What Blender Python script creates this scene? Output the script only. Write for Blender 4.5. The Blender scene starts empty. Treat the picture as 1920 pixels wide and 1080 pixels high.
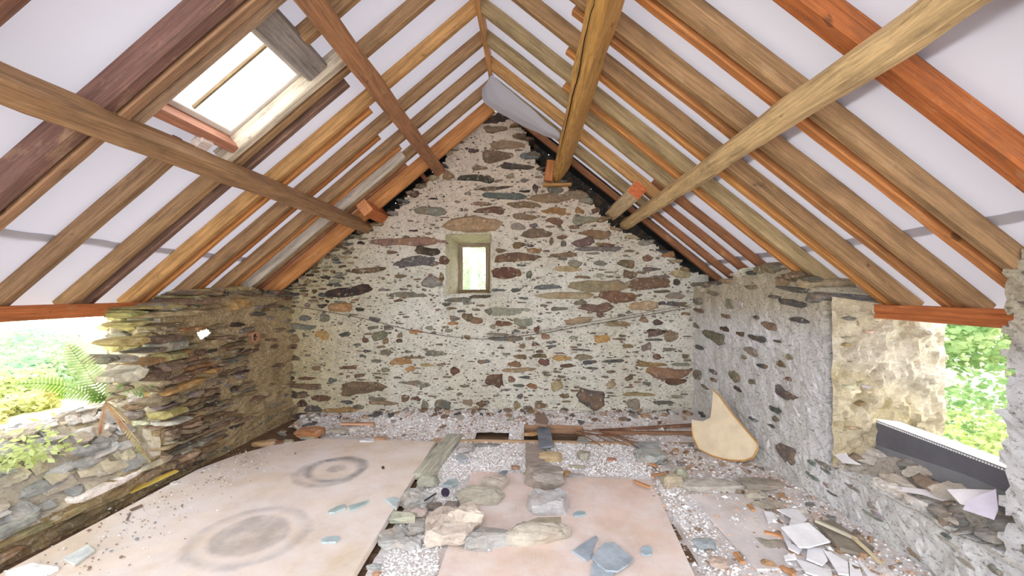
import bpy, bmesh, math, random
import numpy as np
from mathutils import Vector, Matrix, noise, Euler

# ------------------------------------------------------------------ camera, sky, exposure
scene = bpy.context.scene
COL = scene.collection
F = 800.0                                   # focal length in pixels of the 1920 x 1080 frame
YAW, PITCH = math.atan(32/800), math.atan(5/800)
CAM = Vector((0, 0, 1.5))
cam_data = bpy.data.cameras.new('camera')
cam_data.sensor_width = 36.0
cam_data.lens = 36.0*F/1920
cam_data.clip_start = 0.02
cam = bpy.data.objects.new('camera', cam_data)
cam.location = CAM
cam.rotation_euler = (math.pi/2+PITCH, 0, YAW)
COL.objects.link(cam)
scene.camera = cam

world = bpy.data.worlds.new('overcast_sky')
scene.world = world
world.use_nodes = True
bg = world.node_tree.nodes['Background']
bg.inputs['Color'].default_value = (0.95, 0.975, 1.0, 1)
bg.inputs['Strength'].default_value = 4.4
sun = bpy.data.lights.new('sun', 'SUN')
sun.energy = 1.3; sun.angle = math.radians(25); sun.color = (1, .95, .86)
sun_o = bpy.data.objects.new('sun', sun); COL.objects.link(sun_o)
sun_o.rotation_euler = (math.radians(22), math.radians(-14), 0)

vs = scene.view_settings
vs.view_transform = 'Standard'; vs.look = 'None'; vs.gamma = 1.0; vs.use_curve_mapping = False
vs.exposure = 0.27
scene.cycles.use_denoising = True
scene.cycles.max_bounces = 8
scene.cycles.diffuse_bounces = 5
scene.cycles.transparent_max_bounces = 12

# ------------------------------------------------------------------ pixel -> place helpers
XR, ZR, M = -.375, 3.6, .82                 # ridge line and roof slope (underside of the rafters)
PX = 1/math.sqrt(1+M*M)                     # cos of pitch
PZ = M*PX                                   # sin of pitch
ct, st, cp, sp = math.cos(YAW), math.sin(YAW), math.cos(PITCH), math.sin(PITCH)
def ray(x, y):
    a, b, c = (x-960)/F, 1.0, -(y-540)/F
    b, c = b*cp-c*sp, b*sp+c*cp
    return Vector((a*ct-b*st, a*st+b*ct, c))
def hit(x, y, n, c):
    r = ray(x, y); n = Vector(n)
    return CAM + r*((c-n.dot(CAM))/n.dot(r))
GY = 4.95
MD = .105                                   # the roof membrane lies this far above the rafter undersides
def on_floor(x, y, z=0.0): return hit(x, y, (0, 0, 1), z)
def on_gable(x, y, Y=GY): return hit(x, y, (0, 1, 0), Y)
LX0, LS = -2.944, .029                      # left wall inner face  X = LX0 + LS*Y
RX0, RS = 2.204, -.0655                     # right wall inner face X = RX0 + RS*Y
def on_left(x, y, d=0): return hit(x, y, (1, -LS, 0), LX0-d)
def on_right(x, y, d=0): return hit(x, y, (1, -RS, 0), RX0+d)
def roof(side, s, off=0.0, Y=0.0):
    """point on the rafter-underside plane, s metres down the slope from the ridge, off metres above it"""
    sg = -1 if side == 'L' else 1
    return Vector((XR+sg*(s*PX+off*PZ), Y, ZR-s*PZ+off*PX))
def lin(r, g, b):
    f = lambda v: (v/255/12.92 if v/255 <= .04045 else ((v/255+.055)/1.055)**2.4)
    return (f(r), f(g), f(b), 1.0)
def sm(a, b, x):
    t = min(1, max(0, (x-a)/(b-a))); return t*t*(3-2*t)
def nz(x, y, z=0.0): return noise.noise(Vector((x, y, z)))

# ------------------------------------------------------------------ materials
def nt(name):
    m = bpy.data.materials.new(name); m.use_nodes = True
    t = m.node_tree; t.nodes.clear()
    out = t.nodes.new('ShaderNodeOutputMaterial')
    return m, t, out
def N(t, k, **kw):
    n = t.nodes.new(k)
    for a, v in kw.items():
        if a in n.inputs: n.inputs[a].default_value = v
        else: setattr(n, a, v)
    return n
def ramp(t, src, stops):
    r = t.nodes.new('ShaderNodeValToRGB'); e = r.color_ramp.elements
    while len(e) < len(stops): e.new(.5)
    for el, (p, c) in zip(e, stops):
        el.position = p; el.color = c if len(c) == 4 else (*c, 1)
    t.links.new(src, r.inputs[0]); return r.outputs[0]
def mix(t, fac, a, b, mode='MIX'):
    n = t.nodes.new('ShaderNodeMix'); n.data_type = 'RGBA'; n.blend_type = mode
    for i, v in ((0, fac), (6, a), (7, b)):
        if hasattr(v, 'links'): t.links.new(v, n.inputs[i])
        else: n.inputs[i].default_value = v
    return n.outputs[2]
def bsdf(t, out, col, rough, bump=None, bstr=.3, bdist=.01, spec=.3):
    b = t.nodes.new('ShaderNodeBsdfPrincipled')
    if hasattr(col, 'links'): t.links.new(col, b.inputs['Base Color'])
    else: b.inputs['Base Color'].default_value = col
    b.inputs['Roughness'].default_value = rough
    b.inputs['Specular IOR Level'].default_value = spec
    if bump is not None:
        bn = N(t, 'ShaderNodeBump', Strength=bstr, Distance=bdist)
        t.links.new(bump, bn.inputs['Height']); t.links.new(bn.outputs[0], b.inputs['Normal'])
    t.links.new(b.outputs[0], out.inputs[0]); return b
def objcoord(t, scale=(1, 1, 1)):
    tc = t.nodes.new('ShaderNodeTexCoord'); oi = t.nodes.new('ShaderNodeObjectInfo')
    mp = N(t, 'ShaderNodeMapping'); mp.inputs['Scale'].default_value = scale
    ad = t.nodes.new('ShaderNodeVectorMath'); ad.operation = 'ADD'
    sc = t.nodes.new('ShaderNodeVectorMath'); sc.operation = 'SCALE'; sc.inputs['Scale'].default_value = 37
    cmb = t.nodes.new('ShaderNodeCombineXYZ')
    for i in range(3): t.links.new(oi.outputs['Random'], cmb.inputs[i])
    t.links.new(cmb.outputs[0], sc.inputs[0])
    t.links.new(tc.outputs['Object'], mp.inputs['Vector'])
    t.links.new(mp.outputs[0], ad.inputs[0]); t.links.new(sc.outputs[0], ad.inputs[1])
    return ad.outputs[0], oi.outputs['Color']
def worldpos(t, scale=(1, 1, 1)):
    g = t.nodes.new('ShaderNodeNewGeometry'); mp = N(t, 'ShaderNodeMapping'); mp.inputs['Scale'].default_value = scale
    t.links.new(g.outputs['Position'], mp.inputs['Vector']); return mp.outputs[0]
def tex(t, vec, scale, detail=6, rough=.6, kind='ShaderNodeTexNoise'):
    n = t.nodes.new(kind); t.links.new(vec, n.inputs['Vector']); n.inputs['Scale'].default_value = scale
    if kind == 'ShaderNodeTexNoise':
        n.inputs['Detail'].default_value = detail; n.inputs['Roughness'].default_value = rough
    return n.outputs[0]
G = lambda v: (v, v, v, 1)

def mat_stone():
    m, t, out = nt('stone_faces')
    v, c = objcoord(t); p = worldpos(t)
    a = tex(t, v, 16, 8, .75); b = tex(t, p, 75, 5, .75); l = tex(t, worldpos(t, (9, 9, 60)), 1.6, 5, .7)
    col = mix(t, 1.0, c, ramp(t, a, [(.28, G(.5)), (.5, G(1)), (.72, G(1.6))]), 'MULTIPLY')
    col = mix(t, ramp(t, tex(t, v, 6, 5), [(.5, G(0)), (.68, G(.5))]), col, lin(158, 122, 82))
    col = mix(t, ramp(t, l, [(.56, G(0)), (.7, G(.5))]), col, lin(58, 52, 48))
    col = mix(t, ramp(t, tex(t, p, 24, 7, .75), [(.56, G(0)), (.66, G(.75))]), col, lin(206, 198, 180))
    bsdf(t, out, col, .85, mix(t, .5, a, b), .8, .02); return m
def mat_rock():
    m, t, out = nt('loose_rock')
    v, c = objcoord(t)
    a = tex(t, v, 11, 9, .75); b = tex(t, v, 70, 5, .75); v2, _ = objcoord(t, (6, 6, 46)); l = tex(t, v2, 1.3, 6, .7)
    col = mix(t, 1.0, c, ramp(t, a, [(.28, G(.6)), (.5, G(1)), (.72, G(1.3))]), 'MULTIPLY')
    col = mix(t, ramp(t, tex(t, v, 5, 6), [(.5, G(0)), (.66, G(.55))]), col, lin(206, 186, 168))
    col = mix(t, ramp(t, l, [(.58, G(0)), (.68, G(.55))]), col, lin(104, 96, 86))
    col = mix(t, ramp(t, b, [(.56, G(0)), (.7, G(.45))]), col, lin(236, 232, 228))
    bsdf(t, out, col, .9, mix(t, .5, a, l), .9, .03); return m
def mat_wood(name, grain=1.0, rough=.75, dirt=.5):
    m, t, out = nt(name)
    v, c = objcoord(t, (1.2, 22, 22))
    v2, _ = objcoord(t, (3, 8, 8)); v3, _ = objcoord(t, (2.2, 110, 110)); v4, _ = objcoord(t, (7, 14, 14))
    g = tex(t, v, 2.2, 9, .7); k = tex(t, v2, 1.6, 7, .7); f = tex(t, v3, 1.4, 5, .65); kn = tex(t, v4, 1.1, 3, .5)
    col = mix(t, 1.0, c, ramp(t, g, [(.28, G(.55)), (.5, G(1)), (.72, G(1.4))]), 'MULTIPLY')
    col = mix(t, 1.0, col, ramp(t, f, [(.3, G(.62)), (.52, G(1)), (.75, G(1.25))]), 'MULTIPLY')
    col = mix(t, ramp(t, k, [(.5, G(0)), (.72, G(dirt))]), col, lin(92, 76, 62))
    col = mix(t, ramp(t, k, [(.24, G(.45)), (.44, G(0))]), col, lin(214, 182, 140))
    col = mix(t, ramp(t, kn, [(.70, G(0)), (.76, G(.7))]), col, lin(74, 52, 38))
    bsdf(t, out, col, rough, mix(t, .5, g, f), .5*grain, .01); return m
def mat_mortar(name, base, warm, dark_amount=.55, warm_fn=None, zs=1.0):
    m, t, out = nt(name)
    p = worldpos(t)
    big = tex(t, p, 1.4, 5, .6); mid = tex(t, p, 9, 7, .7); fine = tex(t, p, 55, 5, .75)
    col = mix(t, ramp(t, big, [(.38, G(0)), (.62, G(1))]), base, warm)
    if warm_fn: col = warm_fn(t, col, p)
    col = mix(t, 1.0, col, ramp(t, mid, [(.25, G(.72)), (.5, G(1)), (.75, G(1.12))]), 'MULTIPLY')
    pit = tex(t, worldpos(t, (1, 1, 1.9*zs)), 34, 7, .78); crk = tex(t, worldpos(t, (1, 1, 2.6*zs)), 13/zs**.5, 8, .7)
    col = mix(t, ramp(t, pit, [(.545, G(0)), (.62, G(dark_amount))]), col, lin(112, 102, 88))  # shade of pits and cracks painted into the colour, as bump shows weakly
    col = mix(t, ramp(t, crk, [(.60, G(0)), (.655, G(dark_amount*.9))]), col, lin(98, 90, 80))
    col = mix(t, ramp(t, fine, [(.35, G(.5)), (.5, G(0))]), col, lin(250, 246, 238))
    hgt = mix(t, .5, mix(t, .5, mid, crk), pit)
    bsdf(t, out, col, .95, hgt, 1.0, .035, .1); return m
def mat_plain(name, rough=.6, spec=.3, var=.12, scale=8, bump=.15):
    m, t, out = nt(name)
    v, c = objcoord(t)
    a = tex(t, v, scale, 6, .6)
    col = mix(t, 1.0, c, ramp(t, a, [(.3, G(1-var)), (.7, G(1+var))]), 'MULTIPLY')
    bsdf(t, out, col, rough, a, bump, .005, spec); return m
def mat_membrane():
    m, t, out = nt('breather_membrane')
    v, c = objcoord(t)
    a = tex(t, v, 3.5, 5, .6); f = tex(t, v, 120, 3, .6)
    b = N(t, 'ShaderNodeBump', Strength=.12, Distance=.01); t.links.new(mix(t, .2, a, f), b.inputs['Height'])
    d = N(t, 'ShaderNodeBsdfDiffuse', Color=lin(184, 182, 190)); tr = N(t, 'ShaderNodeBsdfTranslucent', Color=lin(214, 210, 222))
    t.links.new(b.outputs[0], d.inputs['Normal'])
    mx = N(t, 'ShaderNodeMixShader'); mx.inputs[0].default_value = .115
    t.links.new(d.outputs[0], mx.inputs[1]); t.links.new(tr.outputs[0], mx.inputs[2]); t.links.new(mx.outputs[0], out.inputs[0]); return m
def mat_leaf(name='leaves'):
    m, t, out = nt(name)
    v, c = objcoord(t)
    a = tex(t, worldpos(t), 2.2, 4, .6)
    col = mix(t, ramp(t, a, [(.4, G(0)), (.62, G(.8))]), c, lin(212, 221, 170))
    d = N(t, 'ShaderNodeBsdfDiffuse'); tr = N(t, 'ShaderNodeBsdfTranslucent')
    t.links.new(col, d.inputs[0]); t.links.new(col, tr.inputs[0])
    mx = N(t, 'ShaderNodeMixShader'); mx.inputs[0].default_value = .45
    t.links.new(d.outputs[0], mx.inputs[1]); t.links.new(tr.outputs[0], mx.inputs[2]); t.links.new(mx.outputs[0], out.inputs[0]); return m
def mat_glass():
    m, t, out = nt('dusty_glass')
    tr = N(t, 'ShaderNodeBsdfTransparent', Color=(.97, .98, .98, 1)); gl = N(t, 'ShaderNodeBsdfGlossy', Roughness=.05)
    df = N(t, 'ShaderNodeBsdfTranslucent', Color=(.9, .92, .93, 1))
    m1 = N(t, 'ShaderNodeMixShader'); m1.inputs[0].default_value = .05
    m2 = N(t, 'ShaderNodeMixShader'); m2.inputs[0].default_value = .15
    t.links.new(tr.outputs[0], m1.inputs[1]); t.links.new(gl.outputs[0], m1.inputs[2])
    t.links.new(m1.outputs[0], m2.inputs[1]); t.links.new(df.outputs[0], m2.inputs[2]); t.links.new(m2.outputs[0], out.inputs[0]); return m
def mat_plywood():
    m, t, out = nt('weathered_plywood')
    v, c = objcoord(t); p = worldpos(t)
    a = tex(t, p, 3, 7, .65); f = tex(t, worldpos(t, (60, 4, 4)), 1.5, 6, .65); s = tex(t, p, 42, 4, .7)
    col = mix(t, 1.0, c, ramp(t, a, [(.3, G(.86)), (.7, G(1.1))]), 'MULTIPLY')
    col = mix(t, ramp(t, f, [(.52, G(0)), (.75, G(.35))]), col, lin(236, 226, 214))
    col = mix(t, ramp(t, tex(t, p, 1.6, 4), [(.5, G(0)), (.7, G(.5))]), col, lin(206, 182, 140))
    col = mix(t, ramp(t, s, [(.63, G(0)), (.78, G(.5))]), col, lin(176, 132, 104))
    col = mix(t, ramp(t, tex(t, p, 2.3, 7, .7), [(.42, G(0)), (.62, G(.8))]), col, lin(238, 230, 228))
    # round soot stains left on the boards
    g = t.nodes.new('ShaderNodeNewGeometry')
    for (cx, cy, r0, r1, amt) in STAINS:
        sb = t.nodes.new('ShaderNodeVectorMath'); sb.operation = 'SUBTRACT'; sb.inputs[1].default_value = (cx, cy, 0)
        t.links.new(g.outputs['Position'], sb.inputs[0])
        fl = t.nodes.new('ShaderNodeVectorMath'); fl.operation = 'MULTIPLY'; fl.inputs[1].default_value = (1, 1, 0)
        t.links.new(sb.outputs[0], fl.inputs[0])
        ln = t.nodes.new('ShaderNodeVectorMath'); ln.operation = 'LENGTH'; t.links.new(fl.outputs[0], ln.inputs[0])
        w = N(t, 'ShaderNodeMath', operation='MULTIPLY_ADD'); w.inputs[1].default_value = .10; t.links.new(a, w.inputs[0]); t.links.new(ln.outputs['Value'], w.inputs[2])
        d0, d1 = r0+.05, r1+.05
        mk = ramp(t, w.outputs[0], [(max(0, d0-.05), G(0)), (d0, G(amt)), (d1, G(amt)), (d1+.035, G(0))])
        mk = mix(t, 1.0, mk, ramp(t, tex(t, p, 7, 5), [(.3, G(.25)), (.6, G(1))]), 'MULTIPLY')
        col = mix(t, mk, col, lin(104, 108, 116))
    bsdf(t, out, col, .8, mix(t, .5, f, s), .3, .006); return m
def mat_lime():
    m, t, out = nt('lime_rubble')
    p = worldpos(t)
    a = tex(t, p, 4, 6, .65); f = tex(t, p, 70, 4, .7); b = tex(t, p, 20, 5, .7)
    col = mix(t, ramp(t, a, [(.4, G(0)), (.62, G(1))]), lin(236, 233, 234), lin(214, 204, 198))
    col = mix(t, ramp(t, f, [(.52, G(0)), (.72, G(.55))]), col, lin(150, 142, 138))
    col = mix(t, ramp(t, b, [(.6, G(0)), (.75, G(.45))]), col, lin(160, 118, 92))
    bsdf(t, out, col, .95, mix(t, .6, b, f), .9, .02, .1); return m

def px_stain(x, y): p = on_floor(x, y, .03); return p.x, p.y
_s1, _s2 = px_stain(630, 880), px_stain(470, 1005)
STAINS = [(*_s1, .215, .232, .6), (*_s1, .0, .05, .55), (*_s2, .0, .20, .42), (*_s2, .30, .32, .3),
          (_s1[0]-.03, _s1[1]-.06, .235, .26, .4)]
MS = mat_stone(); MR = mat_rock(); MW = mat_wood('aged_timber'); MWS = mat_wood('sawn_timber', .6, .65, .15)
MP = mat_plain('painted_surface'); MSL = mat_plain('slate', .7, .3, .25, 12, .3); MM = mat_membrane()
ML = mat_leaf(); MG = mat_glass(); MPLY = mat_plywood(); MLIME = mat_lime()
def gable_tint(t, col, p):
    sx = t.nodes.new('ShaderNodeSeparateXYZ'); t.links.new(p, sx.inputs[0])
    def rng(o, a, b):
        mr = N(t, 'ShaderNodeMapRange'); mr.inputs[1].default_value = a; mr.inputs[2].default_value = b
        t.links.new(o, mr.inputs[0]); return mr.outputs[0]
    col = mix(t, rng(sx.outputs[2], 1.7, 2.6), col, lin(228, 210, 190))     # warmer lime, with some lighting painted in, towards the apex
    col = mix(t, rng(sx.outputs[0], -1.5, -2.7), col, lin(206, 190, 146))   # yellow lime plus painted-in lighting tint in the left corner
    return col
MMG = mat_mortar('gable_lime_mortar', lin(236, 233, 222), lin(222, 217, 200), .85, gable_tint)
MML = mat_mortar('earth_mortar', lin(204, 178, 132), lin(178, 150, 106), .9, None, 2.2)
def right_tint(t, col, p):
    sx = t.nodes.new('ShaderNodeSeparateXYZ'); t.links.new(p, sx.inputs[0])
    mr = N(t, 'ShaderNodeMapRange'); mr.inputs[1].default_value = 1.12; mr.inputs[2].default_value = 1.42; t.links.new(sx.outputs[2], mr.inputs[0])
    return mix(t, mr.outputs[0], col, lin(206, 194, 168))            # bare earth mortar where the whitewash stops
MMR = mat_mortar('whitewashed_mortar', lin(246, 246, 250), lin(228, 227, 222), .75, right_tint)
MMJ = mat_mortar('sandy_mortar', lin(214, 196, 150), lin(226, 214, 194), .4)
MDARK = mat_plain('dark_earth_and_shade', .95, .1)

# ------------------------------------------------------------------ builders
def link(o, parent=None):
    COL.objects.link(o)
    if parent is not None: o.parent = parent
    return o
def mesh_obj(name, verts, faces, mat, parent=None, color=None, smooth=False):
    me = bpy.data.meshes.new(name); me.from_pydata([tuple(v) for v in verts], [], faces); me.update()
    me.materials.append(mat)
    if smooth: me.polygons.foreach_set('use_smooth', [True]*len(me.polygons))
    o = bpy.data.objects.new(name, me)
    if color: o.color = color
    return link(o, parent)
def tag(o, label=None, cat=None, group=None, kind=None):
    for k, v in (('label', label), ('category', cat), ('group', group), ('kind', kind)):
        if v: o[k] = v
    return o
def thing(name, label, cat, loc=(0, 0, 0), group=None):
    o = bpy.data.objects.new(name, None); o.location = loc; o.empty_display_size = .05
    link(o); return tag(o, label, cat, group)
def struct_empty(name):
    o = bpy.data.objects.new(name, None); link(o); o['kind'] = 'structure'; return o
def keep_world(o, parent):
    """parent o without moving it (parents here carry only a location)"""
    o.parent = parent; o.location = o.location - parent.location; return o

def bar(name, p0, p1, up, w, d, color, mat=None, parent=None, jit=.002, seg=.3, cham=.12, seed=0, bow=0.0, taper=1.0):
    """timber: length p0-p1, d along 'up' (measured upward from the p0-p1 line), w across it; p0-p1 is the middle of the underside"""
    p0, p1, up = Vector(p0), Vector(p1), Vector(up).normalized()
    L = (p1-p0).length; X = (p1-p0)/L; Y = up.cross(X).normalized(); Z = X.cross(Y)
    rnd = random.Random(seed*7+int(L*1000)+hash(name) % 1 + int(abs(p0.y)*997))
    n = max(2, int(L/seg)); c = cham*min(w, d)
    prof = [(-w/2+c, 0), (w/2-c, 0), (w/2, c), (w/2, d-c), (w/2-c, d), (-w/2+c, d), (-w/2, d-c), (-w/2, c)]
    V, Fc = [], []
    for i in range(n+1):
        x = L*i/n; dy = bow*math.sin(math.pi*i/n); k = 1+(taper-1)*i/n
        oy, oz = rnd.uniform(-jit, jit), rnd.uniform(-jit, jit)
        for (a, b) in prof:
            V.append((x, a*k+dy+oy+rnd.uniform(-jit, jit)*.6, b*k+oz+rnd.uniform(-jit, jit)*.6))
    for i in range(n):
        for j in range(8):
            a, b = i*8+j, i*8+(j+1) % 8
            Fc.append((a, a+8, b+8, b))
    Fc.append(tuple(range(8))); Fc.append(tuple(n*8+7-j for j in range(8)))
    o = mesh_obj(name, V, Fc, mat or MW, None, color)
    o.matrix_world = Matrix((( X.x, Y.x, Z.x, p0.x), (X.y, Y.y, Z.y, p0.y), (X.z, Y.z, Z.z, p0.z), (0, 0, 0, 1)))
    if parent is not None:
        o.parent = parent; o.matrix_parent_inverse = Matrix.Translation(-Vector(parent.location))
    return o

class Frame:
    def __init__(s, o, u, n): s.o, s.u, s.n = Vector(o), Vector(u).normalized(), Vector(n).normalized()
    disp = None                              # relief of the wall face, so that bedded stones follow it
    def at(s, u, z, d=0.0): return s.o + s.u*u + Vector((0, 0, z)) + s.n*d
    def mat(s, u, z, d=0, rot=0):
        p = s.at(u, z, d); U = s.u; W = Vector((0, 0, 1)); Nn = s.n
        m = Matrix(((U.x, W.x, Nn.x, p.x), (U.y, W.y, Nn.y, p.y), (U.z, W.z, Nn.z, p.z), (0, 0, 0, 1)))
        return m @ Matrix.Rotation(rot, 4, 'Z')
FG = Frame((0, GY, 0), (1, 0, 0), (0, -1, 0))
FL = Frame((LX0, 0, 0), (LS, 1, 0), (1, -LS, 0))
FR = Frame((RX0, 0, 0), (RS, 1, 0), (-1, -RS, 0))

def wall_sheet(name, fr, u0, u1, z0, z1, cell, keep, disp, thick, mat, parent, seed=0):
    nu, nv = int(round((u1-u0)/cell)), int(round((z1-z0)/cell))
    rnd = random.Random(seed); V = []; idx = {}; Fc = []; cells = []
    for i in range(nu):
        for j in range(nv):
            if keep(u0+(i+.5)*cell, z0+(j+.5)*cell): cells.append((i, j))
    cs = set(cells)
    def vid(i, j, back):
        k = (i, j, back)
        if k not in idx:
            u, z = u0+i*cell, z0+j*cell
            if not back:
                uu = u+rnd.uniform(-.3, .3)*cell; zz = z+rnd.uniform(-.3, .3)*cell
                V.append(fr.at(uu, zz, disp(u, z)))
            else: V.append(fr.at(u, z, -thick))
            idx[k] = len(V)-1
        return idx[k]
    for i, j in cells:
        a = [vid(i, j, 0), vid(i+1, j, 0), vid(i+1, j+1, 0), vid(i, j+1, 0)]
        Fc.append(tuple(a))
        b = [vid(i, j, 1), vid(i+1, j, 1), vid(i+1, j+1, 1), vid(i, j+1, 1)]
        Fc.append(tuple(reversed(b)))
        for (di, dj), (e0, e1) in (((0, -1), (0, 1)), ((1, 0), (1, 2)), ((0, 1), (2, 3)), ((-1, 0), (3, 0))):
            if (i+di, j+dj) not in cs: Fc.append((a[e1], a[e0], b[e0], b[e1]))
    return mesh_obj(name, V, Fc, mat, parent)

PAL = dict(k=(70, 62, 55), d=(100, 99, 95), g=(128, 123, 111), b=(124, 102, 82), o=(164, 126, 84), r=(102, 78, 66),
           t=(154, 138, 110), p=(100, 86, 80), y=(166, 156, 104), w=(198, 190, 176))
srnd = random.Random(11)
def stone_mesh(w, h, dep, proud, rnd, n=16):
    V, Fc = [], []
    ang0 = rnd.uniform(0, .4); e0 = 2/rnd.uniform(1.9, 3.4); tp = rnd.uniform(-.9, .9); wob = rnd.uniform(-.14, .14); ph0 = rnd.uniform(0, 6)
    ring = []
    for i in range(n):
        a = 2*math.pi*i/n+ang0+rnd.uniform(-.12, .12); e = e0
        c, s = math.cos(a), math.sin(a); k = rnd.uniform(.84, 1.08)
        y = math.copysign(abs(s)**e, s)*h/2*rnd.uniform(.66, 1.12); x = math.copysign(abs(c)**e, c)*w/2*k
        ring.append((x, y*(1+tp*x/w)+wob*math.sin(x/w*5+ph0)*h))
    for (x, y) in ring: V.append((x, y, -dep))
    for (x, y) in ring: V.append((x, y, proud*rnd.uniform(.05, .5)))
    for (x, y) in ring: V.append((x*.86, y*.76, proud*rnd.uniform(.75, 1.25)))
    V.append((0, 0, proud*1.15))
    for i in range(n):
        j = (i+1) % n
        Fc += [(i, j, n+j, n+i), (n+i, n+j, 2*n+j, 2*n+i), (2*n+i, 2*n+j, 3*n)]
    return V, Fc
def shade(c, r=srnd, k=.16):
    v = 1+r.uniform(-k, k); return tuple(min(255, max(0, x*v+r.uniform(-5, 5))) for x in c)
def put_stone(parent, fr, u, z, w, h, col, proud=.014, rot=0.0, dep=.06, d=0.0, name='stone'):
    V, Fc = stone_mesh(w, h, dep, proud, srnd)
    if fr.disp: d += .85*fr.disp(u, z)
    o = mesh_obj(name, V, Fc, MS, parent, lin(*shade(col)))
    o.matrix_world = fr.mat(u, z, d, rot); return o

def rock_mesh(w, dp, h, seed, rough=.06, pts=24, ex=.62):
    """angular boulder with its base at z=0, hull of random points, edges split and roughened"""
    rnd = random.Random(seed); bm = bmesh.new()
    for i in range(pts):
        v = Vector((rnd.gauss(0, 1), rnd.gauss(0, 1), rnd.gauss(0, 1))).normalized()
        f = lambda q: math.copysign(abs(q)**ex, q)
        bm.verts.new((f(v.x)*w*.56*rnd.uniform(.88, 1.06), f(v.y)*dp*.56*rnd.uniform(.88, 1.06), (f(v.z)*.56+.5)*h))
    r = bmesh.ops.convex_hull(bm, input=bm.verts)
    bmesh.ops.delete(bm, geom=[g for g in r['geom_interior'] if isinstance(g, bmesh.types.BMVert)] , context='VERTS')
    bmesh.ops.delete(bm, geom=[v for v in bm.verts if not v.link_faces], context='VERTS')
    for k in range(2):
        bmesh.ops.subdivide_edges(bm, edges=bm.edges[:], cuts=1, use_grid_fill=True)
    bmesh.ops.triangulate(bm, faces=bm.faces[:])
    s = min(w, dp, h*1.5); off = Vector((seed*3.7, seed*1.3, 0))
    for v in bm.verts:
        q = v.co/s*1.6+off
        dsp = noise.noise_vector(q)*s*rough*1.9+noise.noise_vector(q*2.7)*s*rough*1.5+noise.noise_vector(Vector((q.x*2, q.y*2, q.z*9)))*s*rough*.7
        dsp.z *= .6; v.co += dsp
    for v in bm.verts:
        if v.co.z < 0: v.co.z *= .2
    return bm
def bm_obj(name, bm, mat, parent=None, color=None):
    me = bpy.data.meshes.new(name); bm.to_mesh(me); bm.free(); me.materials.append(mat)
    o = bpy.data.objects.new(name, me)
    if color: o.color = color
    return link(o, parent)
def rock(label, x, y, wp, hp, col, seed, name='stone_block', cat='stone', z=0.0, rz=0.0, lay=.62, rough=.06, group=None, mat=None, ex=.62):
    """boulder whose picture is centred at pixel x,y and wp x hp pixels; it stands on height z"""
    b = on_floor(x, y+hp*.42, z); d = b.y
    W = wp*d/F*1.12; s = hp*d/F*1.12; k = (1.5-z)/d
    D = min(1.1*W, s/k*lay); H = max(.012, s-D*k)
    bm = rock_mesh(W, D, H, seed, rough, ex=ex)
    o = bm_obj(name, bm, mat or MR, None, lin(*col))
    o.location = (b.x, b.y+D*.42, z-.006); o.rotation_euler = (0, 0, rz)
    return tag(o, label, cat, group)
def slab(name, label, cat, pts, z, th, col, mat=None, rx=0.0, jag=.0, px=True, parent=None, group=None, seed=1):
    """flat plate whose outline is given in pixels on the plane at height z"""
    P = [on_floor(*p, z) for p in pts] if px else [Vector(p) for p in pts]
    c = sum(P, Vector())/len(P); rnd = random.Random(seed)
    out = []
    for i, a in enumerate(P):
        b = P[(i+1) % len(P)]
        out.append(a-c)
        if jag:
            for f in (.33, .66):
                q = a.lerp(b, f)-c; q.x += rnd.uniform(-jag, jag); q.y += rnd.uniform(-jag, jag); out.append(q)
    n = len(out)
    V = [(q.x, q.y, 0) for q in out]+[(q.x*.99, q.y*.99, th) for q in out]
    Fc = [tuple(range(n, 2*n)), tuple(reversed(range(n)))]+[(i, (i+1) % n, n+(i+1) % n, n+i) for i in range(n)]
    area = sum(out[i].x*out[(i+1) % n].y-out[(i+1) % n].x*out[i].y for i in range(n))
    if area < 0: Fc = [tuple(reversed(f)) for f in Fc]
    if mat is None: col = tuple(min(250, v*1.14) for v in col)
    o = mesh_obj(name, V, Fc, mat or MSL, parent, lin(*col)); o.location = (c.x, c.y, z)
    if rx: o.rotation_euler = (rx, 0, 0)
    if label: tag(o, label, cat, group)
    return o
def tube(name, pts, r, mat, color, parent=None, n=6):
    P = [Vector(p) for p in pts]; V, Fc = [], []
    rr = r if isinstance(r, (list, tuple)) else [r]*len(P)
    for i, p in enumerate(P):
        t = (P[min(i+1, len(P)-1)]-P[max(i-1, 0)]).normalized()
        a = t.cross(Vector((.31, .2, .93))).normalized(); b = t.cross(a)
        for k in range(n):
            q = 2*math.pi*k/n; V.append(p+(a*math.cos(q)+b*math.sin(q))*rr[i])
    for i in range(len(P)-1):
        for k in range(n):
            j = (k+1) % n; Fc.append((i*n+k, i*n+j, (i+1)*n+j, (i+1)*n+k))
    Fc.append(tuple(reversed(range(n)))); Fc.append(tuple((len(P)-1)*n+k for k in range(n)))
    return mesh_obj(name, V, Fc, mat, parent, color)

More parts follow.
